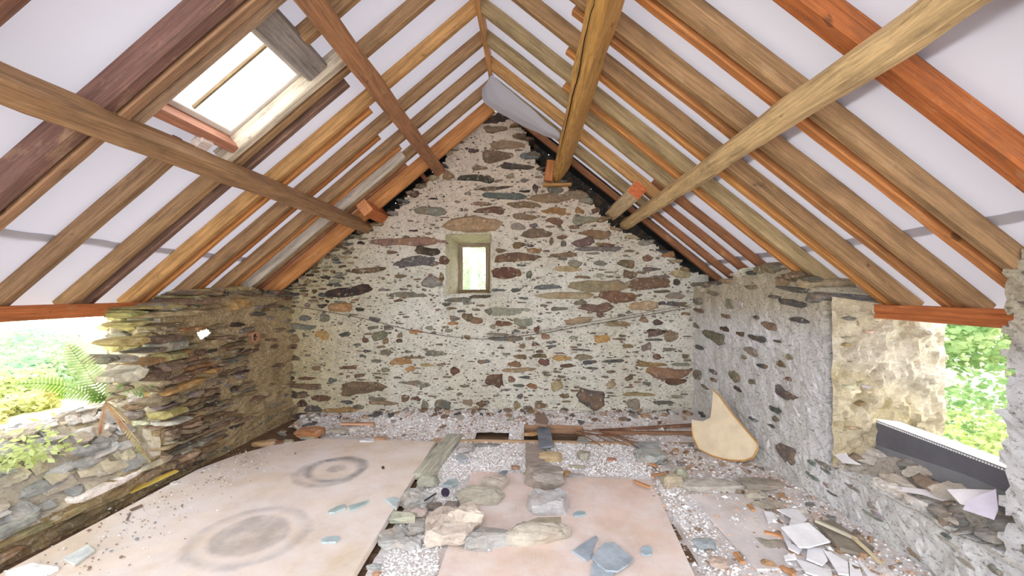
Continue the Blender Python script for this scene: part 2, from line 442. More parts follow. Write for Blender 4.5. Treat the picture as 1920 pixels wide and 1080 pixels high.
# ================================================================== THE SETTING
# ------------------------------------------------------------------ gable wall
wall_back = struct_empty('wall_back')
prof_px = [(470, 560), (545, 540), (575, 508), (600, 482), (640, 452), (672, 436), (690, 428), (722, 412), (752, 385), (760, 366), (800, 341), (822, 322), (836, 296),
           (848, 276), (868, 252), (880, 240), (898, 226), (930, 208), (955, 222), (984, 246), (992, 272), (1006, 306), (1022, 324), (1060, 344), (1086, 366),
           (1110, 385), (1140, 418), (1170, 438), (1225, 458), (1258, 480), (1292, 512), (1400, 530)]
PROF = [(lambda p: (p.x, p.z))(on_gable(*q)) for q in prof_px]
def top_of(prof, u):
    if u <= prof[0][0]: return prof[0][1]
    for (a, za), (b, zb) in zip(prof, prof[1:]):
        if a <= u <= b: return za+(zb-za)*(u-a)/(b-a)
    return prof[-1][1]
WY = 5.36
fl_, fr_ = on_gable(860, 500, WY).x, on_gable(918, 500, WY).x
fb, ft = on_gable(890, 549, WY).z, on_gable(890, 457, WY).z
wl, wr = on_gable(833, 500).x, on_gable(923, 500).x
wb, wt = on_gable(880, 552).z, on_gable(880, 436).z
def keep_g(u, z):
    if wl < u < wr and wb < z < wt: return False
    return z < top_of(PROF, u)+.03*nz(u*9, z*9, 3)
def disp_g(u, z):
    return .022*nz(u*2.2, z*2.2, 1)+.018*nz(u*8, z*14, 2)+.014*nz(u*24, z*36, 4)
FG.disp = disp_g
wall_sheet('mortar_face', FG, -2.95, 2.05, -.4, 3.75, .027, keep_g, disp_g, .5, MMG, wall_back, 1)

def keep_go(u, z):
    if fl_-.02 < u < fr_+.02 and fb-.02 < z < ft+.02: return False
    return z < ZR+MD/PX-M*abs(u-XR)+.07
def crop(ox, oy, s, rows):
    return [(ox+a/s, oy+b/s, w/s, h/s, c) for (a, b, w, h, c) in rows]
FGO = Frame((0, 5.5, 0), (1, 0, 0), (0, -1, 0))
wall_sheet('daylight_stop', FGO, -3.4, 2.9, -.4, 3.9, .05, keep_go, lambda u, z: 0.0, .05, MS, wall_back, 9).color = lin(80, 74, 70)  # added dark sheet that shuts daylight out of the gap above the gable
GS = []
GS += crop(520, 400, 4.8, [(1170, 255, 640, 70, 'b'), (1362, 342, 220, 72, 'k'), (1250, 440, 420, 90, 'd'), (1500, 425, 80, 70, 'r'), (790, 510, 370, 50, 'k'), (640, 705, 420, 85, 'k'),
    (1170, 735, 330, 45, 'g'), (560, 845, 220, 75, 'o'), (740, 865, 80, 30, 'k'), (255, 945, 110, 45, 'd'), (430, 940, 80, 70, 'g'), (230, 1020, 250, 45, 'g'), (870, 955, 100, 45, 'd'),
    (1110, 565, 100, 35, 'b'), (1190, 655, 50, 20, 'b'), (1035, 352, 90, 28, 'b'), (965, 690, 110, 20, 'g'), (860, 1030, 90, 30, 'g'), (1000, 1030, 80, 35, 'g'), (1370, 1030, 60, 35, 'g'),
    (1545, 1055, 70, 30, 'g'), (1400, 620, 180, 100, 'g'), (1380, 560, 40, 30, 'r'), (1480, 580, 45, 70, 'r'), (1250, 1065, 120, 30, 'o'), (1570, 855, 90, 22, 'b'), (1660, 880, 70, 20, 'd'),
    (1710, 805, 80, 30, 'g'), (1600, 945, 90, 35, 'd'), (1580, 990, 90, 25, 'o'), (1710, 930, 90, 70, 'b'), (1790, 965, 120, 60, 'b'), (1900, 880, 70, 50, 'g'), (1320, 690, 40, 20, 'd'), (1090, 785, 90, 20, 'b'),
    (700, 780, 60, 20, 'b'), (1160, 215, 60, 30, 'd'), (1225, 158, 80, 18, 'k')])
GS += crop(900, 400, 4.8, [(505, 185, 280, 70, 'p'), (670, 68, 140, 55, 'b'), (960, 62, 260, 55, 'g'), (400, 35, 220, 55, 'b'), (340, 125, 130, 60, 'g'), (480, 110, 70, 40, 'd'), (845, 125, 90, 30, 'b'),
    (1040, 185, 280, 65, 'b'), (930, 260, 190, 72, 'p'), (1070, 322, 400, 36, 'g'), (1080, 280, 80, 30, 'b'), (1160, 288, 90, 32, 'r'), (645, 250, 40, 60, 'b'), (750, 275, 50, 55, 'd'),
    (740, 215, 90, 30, 'r'), (355, 285, 110, 45, 'b'), (450, 290, 70, 25, 'd'), (490, 335, 130, 45, 'o'), (190, 335, 90, 30, 'b'), (330, 402, 400, 75, 'r'), (760, 376, 230, 38, 'b'),
    (740, 410, 90, 22, 'd'), (1010, 362, 120, 22, 'g'), (240, 535, 240, 105, 'r'), (375, 468, 80, 18, 'd'), (855, 452, 120, 55, 'g'), (1080, 450, 120, 40, 'g'), (1310, 455, 150, 65, 'b'),
    (790, 500, 240, 50, 't'), (1350, 548, 120, 75, 'b'), (1510, 405, 90, 60, 'b'), (610, 665, 240, 35, 'd'), (1050, 655, 500, 95, 't'), (1520, 635, 370, 85, 'b'), (760, 740, 480, 60, 't'),
    (1250, 745, 320, 84, 'b'), (900, 805, 110, 42, 'g'), (1040, 848, 290, 70, 'p'), (1470, 835, 250, 76, 't'), (1640, 810, 60, 30, 'd'), (275, 880, 460, 70, 'g'), (715, 860, 150, 30, 'g'),
    (390, 975, 170, 75, 'g'), (215, 990, 140, 40, 'r'), (110, 1020, 50, 30, 'g'), (880, 965, 240, 55, 't'), (1250, 1000, 220, 40, 't'), (1080, 910, 60, 50, 'b'), (1275, 920, 70, 25, 'd'),
    (1475, 960, 75, 50, 'b'), (1605, 985, 80, 45, 'p'), (1600, 1062, 170, 35, 'k'), (510, 1045, 50, 60, 'r'), (330, 1060, 60, 25, 'd'), (535, 970, 50, 20, 'd'), (170, 692, 120, 22, 'd'),
    (325, 690, 80, 30, 'd'), (390, 765, 80, 20, 'd'), (440, 555, 45, 70, 'd'), (920, 575, 130, 25, 'b'), (1080, 560, 70, 30, 'g'), (1800, 545, 160, 70, 't'), (1550, 505, 160, 30, 'd'),
    (1620, 570, 160, 25, 'g'), (1770, 620, 60, 50, 'k'), (1690, 375, 110, 50, 'o'), (1760, 745, 170, 50, 'g'), (1770, 812, 180, 36, 'd'), (1850, 905, 80, 25, 'b'), (1640, 705, 150, 22, 'b')])
GS += crop(520, 600, 4.8, [(120, 350, 180, 50, 'k'), (100, 440, 80, 35, 'k'), (150, 170, 90, 60, 'b'), (400, 135, 120, 80, 'o'), (605, 130, 95, 40, 'd'), (920, 140, 140, 90, 'g'),
    (795, 180, 55, 45, 'r'), (1100, 140, 50, 45, 'g'), (1097, 188, 55, 35, 'r'), (975, 190, 50, 50, 'b'), (1710, 155, 55, 35, 'b'), (720, 222, 60, 22, 'd'), (810, 278, 70, 22, 'd'),
    (980, 290, 90, 55, 'g'), (1180, 288, 60, 22, 'g'), (1415, 300, 150, 50, 'g'), (770, 325, 60, 20, 'd'), (1100, 378, 210, 60, 'o'), (1220, 338, 190, 20, 'b'), (1345, 407, 120, 35, 't'),
    (1195, 440, 80, 45, 'o'), (640, 428, 160, 35, 'r'), (975, 450, 75, 40, 'g'), (890, 370, 90, 28, 'd'), (1600, 455, 80, 75, 'r'), (1860, 372, 110, 35, 'd'), (740, 500, 90, 30, 'b'),
    (910, 520, 70, 20, 'd'), (500, 540, 75, 35, 'd'), (265, 525, 150, 30, 'r'), (110, 520, 90, 40, 'k'), (240, 595, 330, 46, 'b'), (780, 615, 400, 100, 'b'), (1250, 575, 300, 45, 'g'),
    (170, 668, 220, 66, 'k'), (390, 705, 180, 50, 'r'), (230, 755, 100, 55, 'r'), (120, 800, 140, 130, 't'), (625, 740, 110, 30, 'd'), (900, 710, 150, 35, 'g'), (970, 748, 280, 35, 't'),
    (1155, 700, 80, 55, 'b'), (1250, 705, 90, 40, 'r'), (1490, 755, 140, 80, 'g'), (1330, 775, 60, 95, 'g'), (1640, 812, 100, 36, 'd'), (580, 815, 300, 50, 'o'), (730, 785, 100, 40, 'd'),
    (330, 805, 150, 55, 'd'), (300, 868, 380, 60, 'k'), (390, 925, 220, 50, 'd'), (600, 865, 140, 45, 'g'), (1710, 740, 90, 50, 'g'), (1830, 755, 80, 50, 'b'), (1900, 560, 60, 35, 'r'),
    (1640, 665, 50, 25, 'g'), (350, 435, 80, 35, 'b')])
GS += crop(900, 600, 4.8, [(270, 165, 420, 55, 'd'), (160, 128, 190, 24, 'g'), (590, 150, 75, 45, 'b'), (640, 200, 90, 22, 'd'), (645, 235, 90, 22, 'd'), (500, 220, 70, 25, 'r'), (1100, 170, 130, 70, 'o'),
    (840, 160, 80, 30, 'g'), (1580, 115, 130, 56, 'p'), (1720, 140, 120, 90, 't'), (1560, 178, 140, 20, 'd'), (1495, 245, 90, 60, 'g'), (1330, 235, 90, 35, 'b'), (1700, 265, 100, 28, 'd'),
    (380, 235, 50, 35, 'g'), (185, 250, 60, 20, 'b'), (535, 285, 70, 22, 'd'), (360, 330, 110, 35, 'b'), (535, 325, 130, 36, 'b'), (575, 378, 100, 62, 'r'), (735, 340, 160, 45, 'o'),
    (925, 335, 150, 45, 't'), (900, 270, 200, 15, 'd'), (985, 380, 130, 35, 'd'), (1195, 368, 190, 25, 'd'), (775, 410, 110, 30, 'b'), (1000, 432, 110, 22, 'd'), (305, 398, 120, 42, 'b'),
    (350, 450, 280, 35, 't'), (130, 540, 150, 100, 'r'), (285, 535, 60, 50, 'b'), (400, 515, 100, 20, 'd'), (730, 510, 70, 25, 'd'), (465, 595, 90, 40, 'o'), (350, 590, 100, 25, 'd'),
    (690, 590, 95, 95, 't'), (230, 628, 75, 20, 'd'), (1000, 700, 230, 160, 'p'), (1420, 668, 270, 30, 't'), (1380, 760, 110, 90, 'g'), (1650, 740, 170, 30, 'd'), (760, 685, 85, 35, 'b'),
    (360, 685, 50, 35, 'd'), (550, 770, 110, 45, 'b'), (430, 790, 80, 35, 'd'), (335, 775, 60, 65, 't'), (760, 810, 70, 35, 'd'), (40, 750, 80, 40, 'd'), (1540, 397, 260, 40, 'o'),
    (1700, 470, 370, 90, 'b'), (1760, 550, 180, 50, 'r'), (1800, 400, 150, 25, 'g'), (1590, 330, 70, 50, 'r'), (1850, 325, 60, 40, 'p'), (1340, 525, 70, 40, 'b'), (1180, 580, 80, 60, 't'),
    (930, 525, 50, 22, 'g'), (1500, 570, 70, 40, 'g'), (1770, 690, 100, 30, 'g')])
GS += crop(700, 180, 3.84, [(970, 355, 250, 50, 'b'), (720, 393, 75, 25, 'r'), (890, 435, 210, 70, 'b'), (1125, 435, 130, 50, 'd'), (1040, 510, 230, 40, 'k'), (765, 520, 110, 30, 'b'), (740, 595, 280, 50, 'k'),
    (985, 580, 60, 30, 't'), (1090, 610, 60, 25, 'd'), (880, 663, 220, 25, 'k'), (940, 720, 330, 40, 'd'), (1090, 685, 70, 15, 'k'), (1270, 735, 300, 60, 'b'), (1460, 718, 170, 60, 't'),
    (1310, 675, 110, 50, 'g'), (1165, 665, 40, 50, 'k'), (1090, 785, 220, 40, 'b'), (785, 775, 130, 25, 'b'), (835, 826, 205, 40, 'r'), (405, 828, 220, 55, 'g'), (290, 705, 75, 45, 'r'),
    (435, 740, 65, 12, 'k'), (680, 703, 45, 25, 'g'), (1325, 830, 210, 55, 'o'), (1485, 830, 60, 40, 'o'), (540, 575, 80, 60, 'b'), (870, 170, 200, 60, 'k'), (880, 240, 150, 50, 'b'), (1050, 290, 100, 40, 'b')])
boxes = []
for (x, y, w, h, c) in GS:
    p = on_gable(x, y); k = GY/F
    rot = {True: 0}.get(True) + srnd.uniform(-.05, .05)
    if abs(x-653) < 2 and abs(y-547) < 2: rot = .10
    put_stone(wall_back, FG, p.x, p.z, w*k*1.12, h*k*1.22, PAL[c], .020, rot)
    boxes.append((p.x, p.z, w*k, h*k))
def clear(u, z, w, h, bx, pad=.0):
    return all(abs(u-a) > (w+c)/2*.9+pad or abs(z-b) > (h+d)/2*.9+pad for a, b, c, d in bx)
# the unplastered upper left shoulder and loose heads of the gable: small dark rubble
cnt = 0; rg = random.Random(5)
for tr in range(4000):
    x, y = rg.uniform(545, 700), rg.uniform(430, 575)
    if cnt >= 62: break
    if x > 690-(y-430)*.45+rg.uniform(-10, 10): continue
    p = on_gable(x, y); w, h = rg.uniform(.05, .17), rg.uniform(.022, .055)
    if p.z > top_of(PROF, p.x)-.01 or not clear(p.x, p.z, w, h, boxes): continue
    put_stone(wall_back, FG, p.x, p.z, w, h, PAL[rg.choice('kbbgtdr')], .03, rg.uniform(-.1, .1)); boxes.append((p.x, p.z, w, h)); cnt += 1
for i in range(2, len(PROF)-2):                                  # ragged stones along the wall head
    (a, za), (b, zb) = PROF[i], PROF[i+1]
    n = max(1, int(math.hypot(b-a, zb-za)/.13))
    for j in range(n):
        f = (j+.5)/n; w, h = rg.uniform(.09, .2), rg.uniform(.035, .07)
        put_stone(wall_back, FG, a+(b-a)*f, za+(zb-za)*f-.01, w, h, PAL[rg.choice('kbgtbd')], .035, rg.uniform(-.2, .2), .3, name='head_stone')
# small chips and little stones bedded in the lime
V, Fc = [], []
for i in range(900):
    u, z = rg.uniform(-2.7, 1.85), rg.uniform(.05, 3.2)
    if rg.random() > (.9 if u > -.1 else .45) or not keep_g(u, z) or (wl-.1 < u < wr+.1 and wb-.08 < z < wt+.05): continue
    w, h = rg.uniform(.04, .13), rg.uniform(.014, .036)
    if not clear(u, z, w, h, boxes): continue
    boxes.append((u, z, w, h)); b0 = len(V); d = disp_g(u, z)
    v_, f_ = stone_mesh(w, h, .03, .012, rg, 10)
    V += [FG.at(u+a, z+b, d*.6+c_) for a, b, c_ in v_]; Fc += [tuple(b0+i_ for i_ in f) for f in f_]
o = mesh_obj('small_stones', V, Fc, MS, wall_back, lin(122, 108, 94)); o['kind'] = 'stuff'
V, Fc = [], []
for i in range(3600):
    u, z = rg.uniform(-2.7, 1.85), rg.uniform(.05, 3.3)
    if not keep_g(u, z) or (wl-.05 < u < wr+.05 and wb-.05 < z < wt+.05): continue
    w, h = rg.uniform(.006, .034), rg.uniform(.004, .014)
    if not clear(u, z, w, h, boxes): continue
    b0 = len(V); d = disp_g(u, z)+.004
    for k in range(6):
        a = k*math.pi/3; V.append(FG.at(u+math.cos(a)*w*rg.uniform(.6, 1), z+math.sin(a)*h*rg.uniform(.6, 1), d-.006))
    V.append(FG.at(u, z, d+rg.uniform(.002, .008)))
    Fc += [(b0+k, b0+(k+1) % 6, b0+6) for k in range(6)]
o = mesh_obj('stone_chips', V, Fc, MS, wall_back, lin(96, 88, 80)); o['kind'] = 'stuff'

# ------------------------------------------------------------------ gable window
window_1 = struct_empty('window_1')
def patch(name, c4, nu, nv, mat, parent, amp, color=None, fq=9):
    a, b, c, d = [Vector(q) for q in c4]; V, Fc = [], []
    nrm = (b-a).cross(d-a).normalized()
    for i in range(nu+1):
        for j in range(nv+1):
            s, t = i/nu, j/nv; p = a.lerp(b, s).lerp(d.lerp(c, s), t)
            e = 1 if 0 < i < nu and 0 < j < nv else .3
            V.append(p+nrm*amp*e*(nz(p.x*fq+p.y*fq, p.z*fq, 5)+.5*nz(p.x*fq*3, p.z*fq*3+p.y*30, 7)))
    for i in range(nu):
        for j in range(nv):
            q = i*(nv+1)+j; Fc.append((q, q+nv+1, q+nv+2, q+1))
    return mesh_obj(name, V, Fc, mat, parent, color)
g0 = GY-.005
MREV = mat_mortar('limewashed_reveal', lin(236, 228, 200), lin(216, 208, 170), .45)
patch('reveal', [(wl-.01, g0, wb-.02), (fl_, WY, fb), (fl_, WY, ft), (wl-.01, g0, wt)], 12, 18, MREV, window_1, .03)
patch('reveal', [(fr_, WY, fb), (wr+.01, g0, wb-.02), (wr+.01, g0, wt), (fr_, WY, ft)], 12, 18, MREV, window_1, .02)
patch('reveal', [(fl_, WY, ft), (fr_, WY, ft), (wr+.01, g0, wt), (wl-.01, g0, wt)], 12, 10, MREV, window_1, .02)
patch('window_sill', [(wl-.01, g0, wb-.01), (wr+.01, g0, wb-.01), (fr_, WY, fb), (fl_, WY, fb)], 12, 10, MMR, window_1, .02)
lt = on_gable(888, 421); put_stone(window_1, FG, lt.x, lt.z, 112*GY/F, 33*GY/F, (188, 158, 126), .035, .02, .3, name='lintel')
for (x, y, w, h) in ((858, 562, 50, 9), (900, 556, 44, 8), (838, 570, 18, 8)):
    p = on_gable(x, y); put_stone(window_1, FG, p.x, p.z, w*GY/F, h*GY/F, PAL['d'], .03, .08, .1, name='sill_slate')
fw = .05; wc = lin(150, 132, 112)
bar('frame_post', (fl_+fw/2, WY-.02, fb), (fl_+fw/2, WY-.02, ft), (0, 1, 0), fw, .06, wc, parent=window_1)
bar('frame_post', (fr_-fw/2, WY-.02, fb), (fr_-fw/2, WY-.02, ft), (0, 1, 0), fw, .06, wc, parent=window_1)
bar('frame_rail', (fl_, WY-.025, ft-.02), (fr_, WY-.025, ft-.02), (0, 1, 0), .045, .06, wc, parent=window_1)
bar('frame_rail', (fl_, WY-.025, fb+.02), (fr_, WY-.025, fb+.02), (0, 1, 0), .04, .06, lin(128, 108, 80), parent=window_1)
mesh_obj('pane', [(fl_+.04, WY+.01, fb+.03), (fr_-.04, WY+.01, fb+.03), (fr_-.04, WY+.01, ft-.03), (fl_+.04, WY+.01, ft-.03)], [(0, 1, 2, 3)], MG, window_1)

# ------------------------------------------------------------------ left wall
wall_left = struct_empty('wall_left')
JL = 3.22                                                       # far jamb of the left opening
SILL_L = lambda y: .13+.08*sm(2.2, 3.2, y)
LTOP = [(JL-.1, 1.30), (3.5, 1.42), (3.75, 1.47), (4.1, 1.50), (4.5, 1.46), (5.2, 1.45)]
hp = on_left(397, 627)
def keep_l(u, z):
    if u > JL+.05*nz(z*14, 3): 
        if math.hypot((u-hp.y)/1.9, z-hp.z) < .068: return False
        return z < top_of(LTOP, u)+.02*nz(u*8, 1)
    if u > 1.35: return z < SILL_L(u)
    return z < 1.42
def disp_l(u, z): return .03*nz(u*2, z*3, 11)+.028*nz(u*6, z*24, 12)+.016*nz(u*20, z*44, 13)
FL.disp = disp_l
wall_sheet('mortar_face', FL, -.6, 5.2, -.4, 1.55, .022, keep_l, disp_l, .12, MML, wall_left, 2)
FLB = Frame((LX0-.43, 0, 0), (LS, 1, 0), (1, -LS, 0))
def keep_lb(u, z):
    if u > JL: return z < top_of(LTOP, u)-.02 and not (math.hypot((u-hp.y-.6)/2.6, z-hp.z) < .2)
    if u > 1.35: return z < .2
    return z < 1.42
wall_sheet('outer_face', FLB, -.6, 5.2, -.4, 1.5, .06, keep_lb, lambda u, z: .02*nz(u*5, z*5), .05, MML, wall_left, 3)
patch('jamb_face', [FLB.at(JL-.02, .3), FL.at(JL, .05, -.02), FL.at(JL, 1.34, -.02), FLB.at(JL-.02, 1.34)], 10, 34, MMJ, wall_left, .05)
patch('wall_head', [FLB.at(5.2, 1.40), FLB.at(JL, 1.3), FL.at(JL, 1.3), FL.at(5.2, 1.44)], 30, 8, MML, wall_left, .05)
lb = []
def lp(x, y, w, h, c, rot=0, s=4.8, ox=160, oy=540, proud=.045):
    """stone of the left wall from a picture crop: centre, width and height in crop pixels"""
    x, y, w, h = ox+x/s, oy+y/s, w/s, h/s
    a, b, m, t = on_left(x-w/2, y), on_left(x+w/2, y), on_left(x, y+h/2), on_left(x, y-h/2)
    W, H = abs(b.y-a.y), abs(t.z-m.z); c0 = on_left(x, y)
    W = min(W, .75); put_stone(wall_left, FL, c0.y/FL.u.y, c0.z, W, H, PAL[c] if isinstance(c, str) else c, proud, rot, .15, .01)
    lb.append((c0.y, c0.z, W, H))
for r in [(760, 232, 800, 62, 't'), (440, 232, 200, 70, 'y', 0), (640, 172, 560, 40, (150, 140, 96)), (1040, 112, 380, 80, 'b'), (1050, 50, 340, 50, 'b'), (1390, 145, 170, 105, 'o'), (930, 370, 240, 45, 'o'),
          (720, 625, 480, 62, 'o', .10), (880, 878, 430, 72, 'o', .10), (980, 705, 250, 45, 'o'), (1100, 745, 110, 50, 'o'), (450, 320, 250, 50, 'y'), (660, 770, 220, 130, 'b'), (350, 790, 380, 120, 'w'),
          (700, 1000, 210, 90, 't'), (930, 960, 200, 50, 'g'), (830, 1000, 100, 70, 't'), (1100, 930, 150, 60, 'b'), (380, 480, 330, 90, (176, 160, 108)), (700, 460, 260, 90, 'b'), (1020, 575, 90, 55, 'r'),
          (330, 640, 200, 70, 'w'), (200, 640, 130, 80, 'g'), (950, 520, 180, 40, 't'), (700, 330, 300, 40, 'b'), (1190, 345, 140, 40, 't'), (1350, 330, 90, 40, 'k'), (1520, 235, 110, 40, 'd'), (560, 560, 240, 40, 'g')]:
    lp(*r)
rl = random.Random(21); z = .02; n = 0
while z < 1.45:                                                  # thin slate courses, densest by the jamb
    hh = rl.uniform(.024, .05); u = JL+rl.uniform(-.05, .03)
    while u < 4.9:
        w = rl.choice([.08, .12, .18, .26, .36])*rl.uniform(.8, 1.2); cu = u+w/2; u += w+rl.uniform(.0, .014)
        den = 1 if cu < 3.85 else (.6 if cu < 4.15 else .22)
        if rl.random() > den or z > top_of(LTOP, cu)-.01 or math.hypot(cu-hp.y, z-hp.z) < .12+w*.3 or n > 225: continue
        if not clear(cu, z+hh/2, w, hh, lb, -.006): continue
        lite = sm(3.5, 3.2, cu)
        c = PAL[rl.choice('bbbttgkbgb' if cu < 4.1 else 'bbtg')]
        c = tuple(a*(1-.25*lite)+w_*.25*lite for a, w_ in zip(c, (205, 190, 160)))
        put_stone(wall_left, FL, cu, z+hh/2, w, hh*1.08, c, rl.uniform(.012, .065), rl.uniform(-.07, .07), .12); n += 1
    z += hh+.001
# jamb quoins seen end on, and head stones
FJ = Frame((0, JL-.02, 0), (1, 0, 0), (0, -1, 0))
z = .45
while z < 1.28:
    hh = rl.uniform(.04, .1); x = -3.34+rl.uniform(-.03, .05)
    while x < -2.9:
        w = rl.uniform(.1, .26); put_stone(wall_left, FJ, x+w/2, z+hh/2, w, hh*.95, (shade((196, 190, 172)) if z < 1.0 else shade((176, 164, 110))) if rl.random() < .6 else PAL[rl.choice('gytb')], .02, rl.uniform(-.05, .05), .15)
        x += w+.01
    z += hh+.004
for i in range(26):                                               # loose head stones under the rafters
    u = 3.25+i*.062; w = rl.uniform(.12, .3); h = rl.uniform(.03, .06)
    put_stone(wall_left, FL, u, top_of(LTOP, u)+rl.uniform(-.02, .03), w, h, PAL[rl.choice('bbtgyk')], rl.uniform(.02, .07), rl.uniform(-.1, .1), .3, name='head_stone')
# the sloping rubble sill of the left opening
def sill_z(x, y):
    t = sm(-2.84, -3.32, x); return SILL_L(y)*(1-t)+.60*t
V, Fc = [], []; nu, nv = 46, 18
for i in range(nu+1):
    for j in range(nv+1):
        y = 1.3+(JL+.1-1.3)*i/nu; x = -2.86-.62*j/nv
        V.append((x, y, sill_z(x, y)+.018*nz(x*8, y*8, 2)+.01*nz(x*25, y*25, 5)-(.0 if j else .03)))
for i in range(nu):
    for j in range(nv):
        q = i*(nv+1)+j; Fc.append((q, q+1, q+nv+2, q+nv+1))
mesh_obj('sill_rubble', V, Fc, MMJ, wall_left)
for i in range(120):
    y, x = rl.uniform(1.9, JL-.03), rl.uniform(-3.4, -2.9)
    w, dpt, th = rl.uniform(.07, .26), rl.uniform(.05, .13), rl.uniform(.012, .035)
    bm = rock_mesh(dpt, w, th, 300+i, .08, 14, .5)
    c = rl.choice([(214, 210, 206), (196, 196, 196), (186, 176, 160), (160, 160, 158), (206, 196, 170)])
    o = bm_obj('sill_stone', bm, MR, wall_left, lin(*c)); o.location = (x, y, sill_z(x, y)+rl.uniform(-.004, .02))
    o.rotation_euler = (rl.uniform(-.1, .1), .75+rl.uniform(-.25, .15) if x > -3.3 else .1, rl.uniform(-.3, .3))
# long slates forming the inner lip of the sill
yy = 1.5
while yy < 3.45:
    w = rl.uniform(.25, .55)
    for k in range(3):
        zz = .02+k*.062; 
        if zz > SILL_L(yy)+.03: continue
        put_stone(wall_left, FL, yy+w/2+rl.uniform(-.1, .1), zz+.03, w, .055, shade((150, 134, 106) if k < 2 else (190, 188, 178)), rl.uniform(.01, .05), rl.uniform(-.02, .02), .12)
    yy += w+.01
# clay pipe end built into the wall
pc = on_left(473, 632)
pipe = thing('clay_pipe', 'round clay pipe end set in the left stone wall', 'pipe', pc)
def ring_mesh(r0, r1, dep, n=20):
    V, Fc = [], []
    for (r, zz) in ((r1, -.05), (r1, .012), (r0, .012), (r0, -dep)):
        for k in range(n): a = 2*math.pi*k/n; V.append((r*math.cos(a), r*math.sin(a), zz))
    for q in range(3):
        for k in range(n): Fc.append((q*n+k, q*n+(k+1) % n, (q+1)*n+(k+1) % n, (q+1)*n+k))
    return V, Fc
V, Fc = ring_mesh(.040, .058, .12); o = mesh_obj('rim', V, Fc, MP, pipe, lin(176, 128, 98)); o.matrix_world = FL.mat(pc.y/FL.u.y, pc.z, disp_l(pc.y, pc.z)+.022)
o.matrix_parent_inverse = Matrix.Translation(-pc)
V = [(.041*math.cos(a*math.pi/10), .041*math.sin(a*math.pi/10), -.012) for a in range(20)]
o = mesh_obj('bore_shade', V, [tuple(range(20))], MDARK, pipe, lin(58, 54, 54)); o.matrix_world = FL.mat(pc.y/FL.u.y, pc.z, disp_l(pc.y, pc.z)+.022); o.matrix_parent_inverse = Matrix.Translation(-pc)  # flat dark disc put in for the shade inside the pipe

# ------------------------------------------------------------------ right wall
wall_right = struct_empty('wall_right')
JR0, JR1 = 1.955, 2.97                                            # the right opening runs between these
RTOP = [(-2.3, 1.62), (1.9, 1.62), (2.2, 1.30), (2.95, 1.30), (3.02, 1.45), (3.2, 1.58), (3.5, 1.70), (3.85, 1.68), (4.2, 1.60), (4.6, 1.56), (5.2, 1.55)]
def keep_r(u, z):
    e = .035*nz(z*11, 7)+.02*nz(z*30, 9)
    if u > JR1+e: return z < top_of(RTOP, u)+.02*nz(u*9, 2)
    if u > JR0+e: return z < .36+.03*nz(u*7, 5)
    return z < 1.66+.03*nz(u*9, 5)
def disp_r(u, z): return .022*nz(u*2.2, z*2.2, 31)+.018*nz(u*8, z*12, 32)+.012*nz(u*24, z*32, 33)+.05*sm(.5, 0, z)
FR.disp = disp_r
wall_sheet('mortar_face', FR, -.6, 5.2, -.4, 1.8, .03, keep_r, disp_r, .62, MMR, wall_right, 4)
patch('jamb_face', [FR.at(JR1-.06, .3, .012), FR.at(JR1-.09, .3, -.63), FR.at(JR1-.09, 1.36, -.64), FR.at(JR1-.06, 1.46, .012)], 30, 50, MMJ, wall_right, .07)
def rp(x, y, w, h, c, s, ox, oy, proud=.016, rot=0):
    x, y, w, h = ox+x/s, oy+y/s, w/s, h/s
    a, b, m, t = on_right(x-w/2, y), on_right(x+w/2, y), on_right(x, y+h/2), on_right(x, y-h/2); c0 = on_right(x, y)
    put_stone(wall_right, FR, c0.y/FR.u.y, c0.z, min(.6, abs(b.y-a.y)), abs(t.z-m.z), PAL[c] if isinstance(c, str) else c, proud, rot)
for r in [(330, 650, 220, 90, 'g'), (470, 390, 80, 110, 'g'), (205, 365, 80, 55, 'g'), (690, 665, 160, 50, 'd'), (790, 565, 130, 60, 'b'), (1020, 520, 180, 50, 'd'), (960, 380, 250, 55, 'd'), (970, 265, 320, 48, 'd'),
          (640, 770, 120, 70, 'g'), (195, 565, 70, 45, 'g'), (430, 590, 80, 40, 'r'), (550, 630, 60, 35, 'r'), (690, 497, 60, 30, 'd'), (500, 970, 90, 100, 'g'), (200, 960, 50, 90, 'g'), (330, 935, 70, 35, 'd'),
          (230, 740, 60, 35, 'd'), (880, 880, 70, 50, 'b'), (945, 820, 60, 45, 'g'), (335, 1000, 50, 30, 'b'), (820, 330, 90, 35, 'g'), (945, 995, 60, 30, 'b'), (660, 1015, 60, 40, 'g'), (850, 690, 70, 18, 'd'),
          (730, 890, 90, 40, 'd'), (590, 820, 40, 40, 'g'), (210, 440, 100, 30, 'b'), (440, 485, 80, 40, 'b'), (900, 210, 140, 80, 't'), (1060, 190, 220, 46, 'g'), (330, 300, 110, 40, 'g'), (640, 250, 100, 40, 't'), (560, 400, 50, 70, 'w')]:
    rp(*r, 4.32, 1260, 480)
for r in [(990, 220, 260, 110, 'd'), (920, 370, 130, 60, 'd'), (940, 460, 60, 50, 'd'), (600, 190, 90, 35, 'd'), (730, 130, 60, 40, 'g'), (890, 520, 60, 25, 'd'), (1060, 780, 200, 190, (120, 116, 116)), (740, 460, 70, 26, 'd'), (240, 60, 60, 90, 'g'), (300, 170, 70, 30, 'g'), (290, 420, 70, 50, 'd')]:
    rp(*r, 4.8, 1260, 690)
rr = random.Random(8)
u = 2.98
while u < 4.9:                                                    # loose stones along the head of the right wall
    w, h = rr.uniform(.1, .28), rr.uniform(.035, .08)
    put_stone(wall_right, FR, u+w/2, top_of(RTOP, u+w/2)-.01+rr.uniform(-.02, .03), w, h, PAL[rr.choice('tbgtwd')]  , .04, rr.uniform(-.12, .12), .35, name='head_stone'); u += w*.85
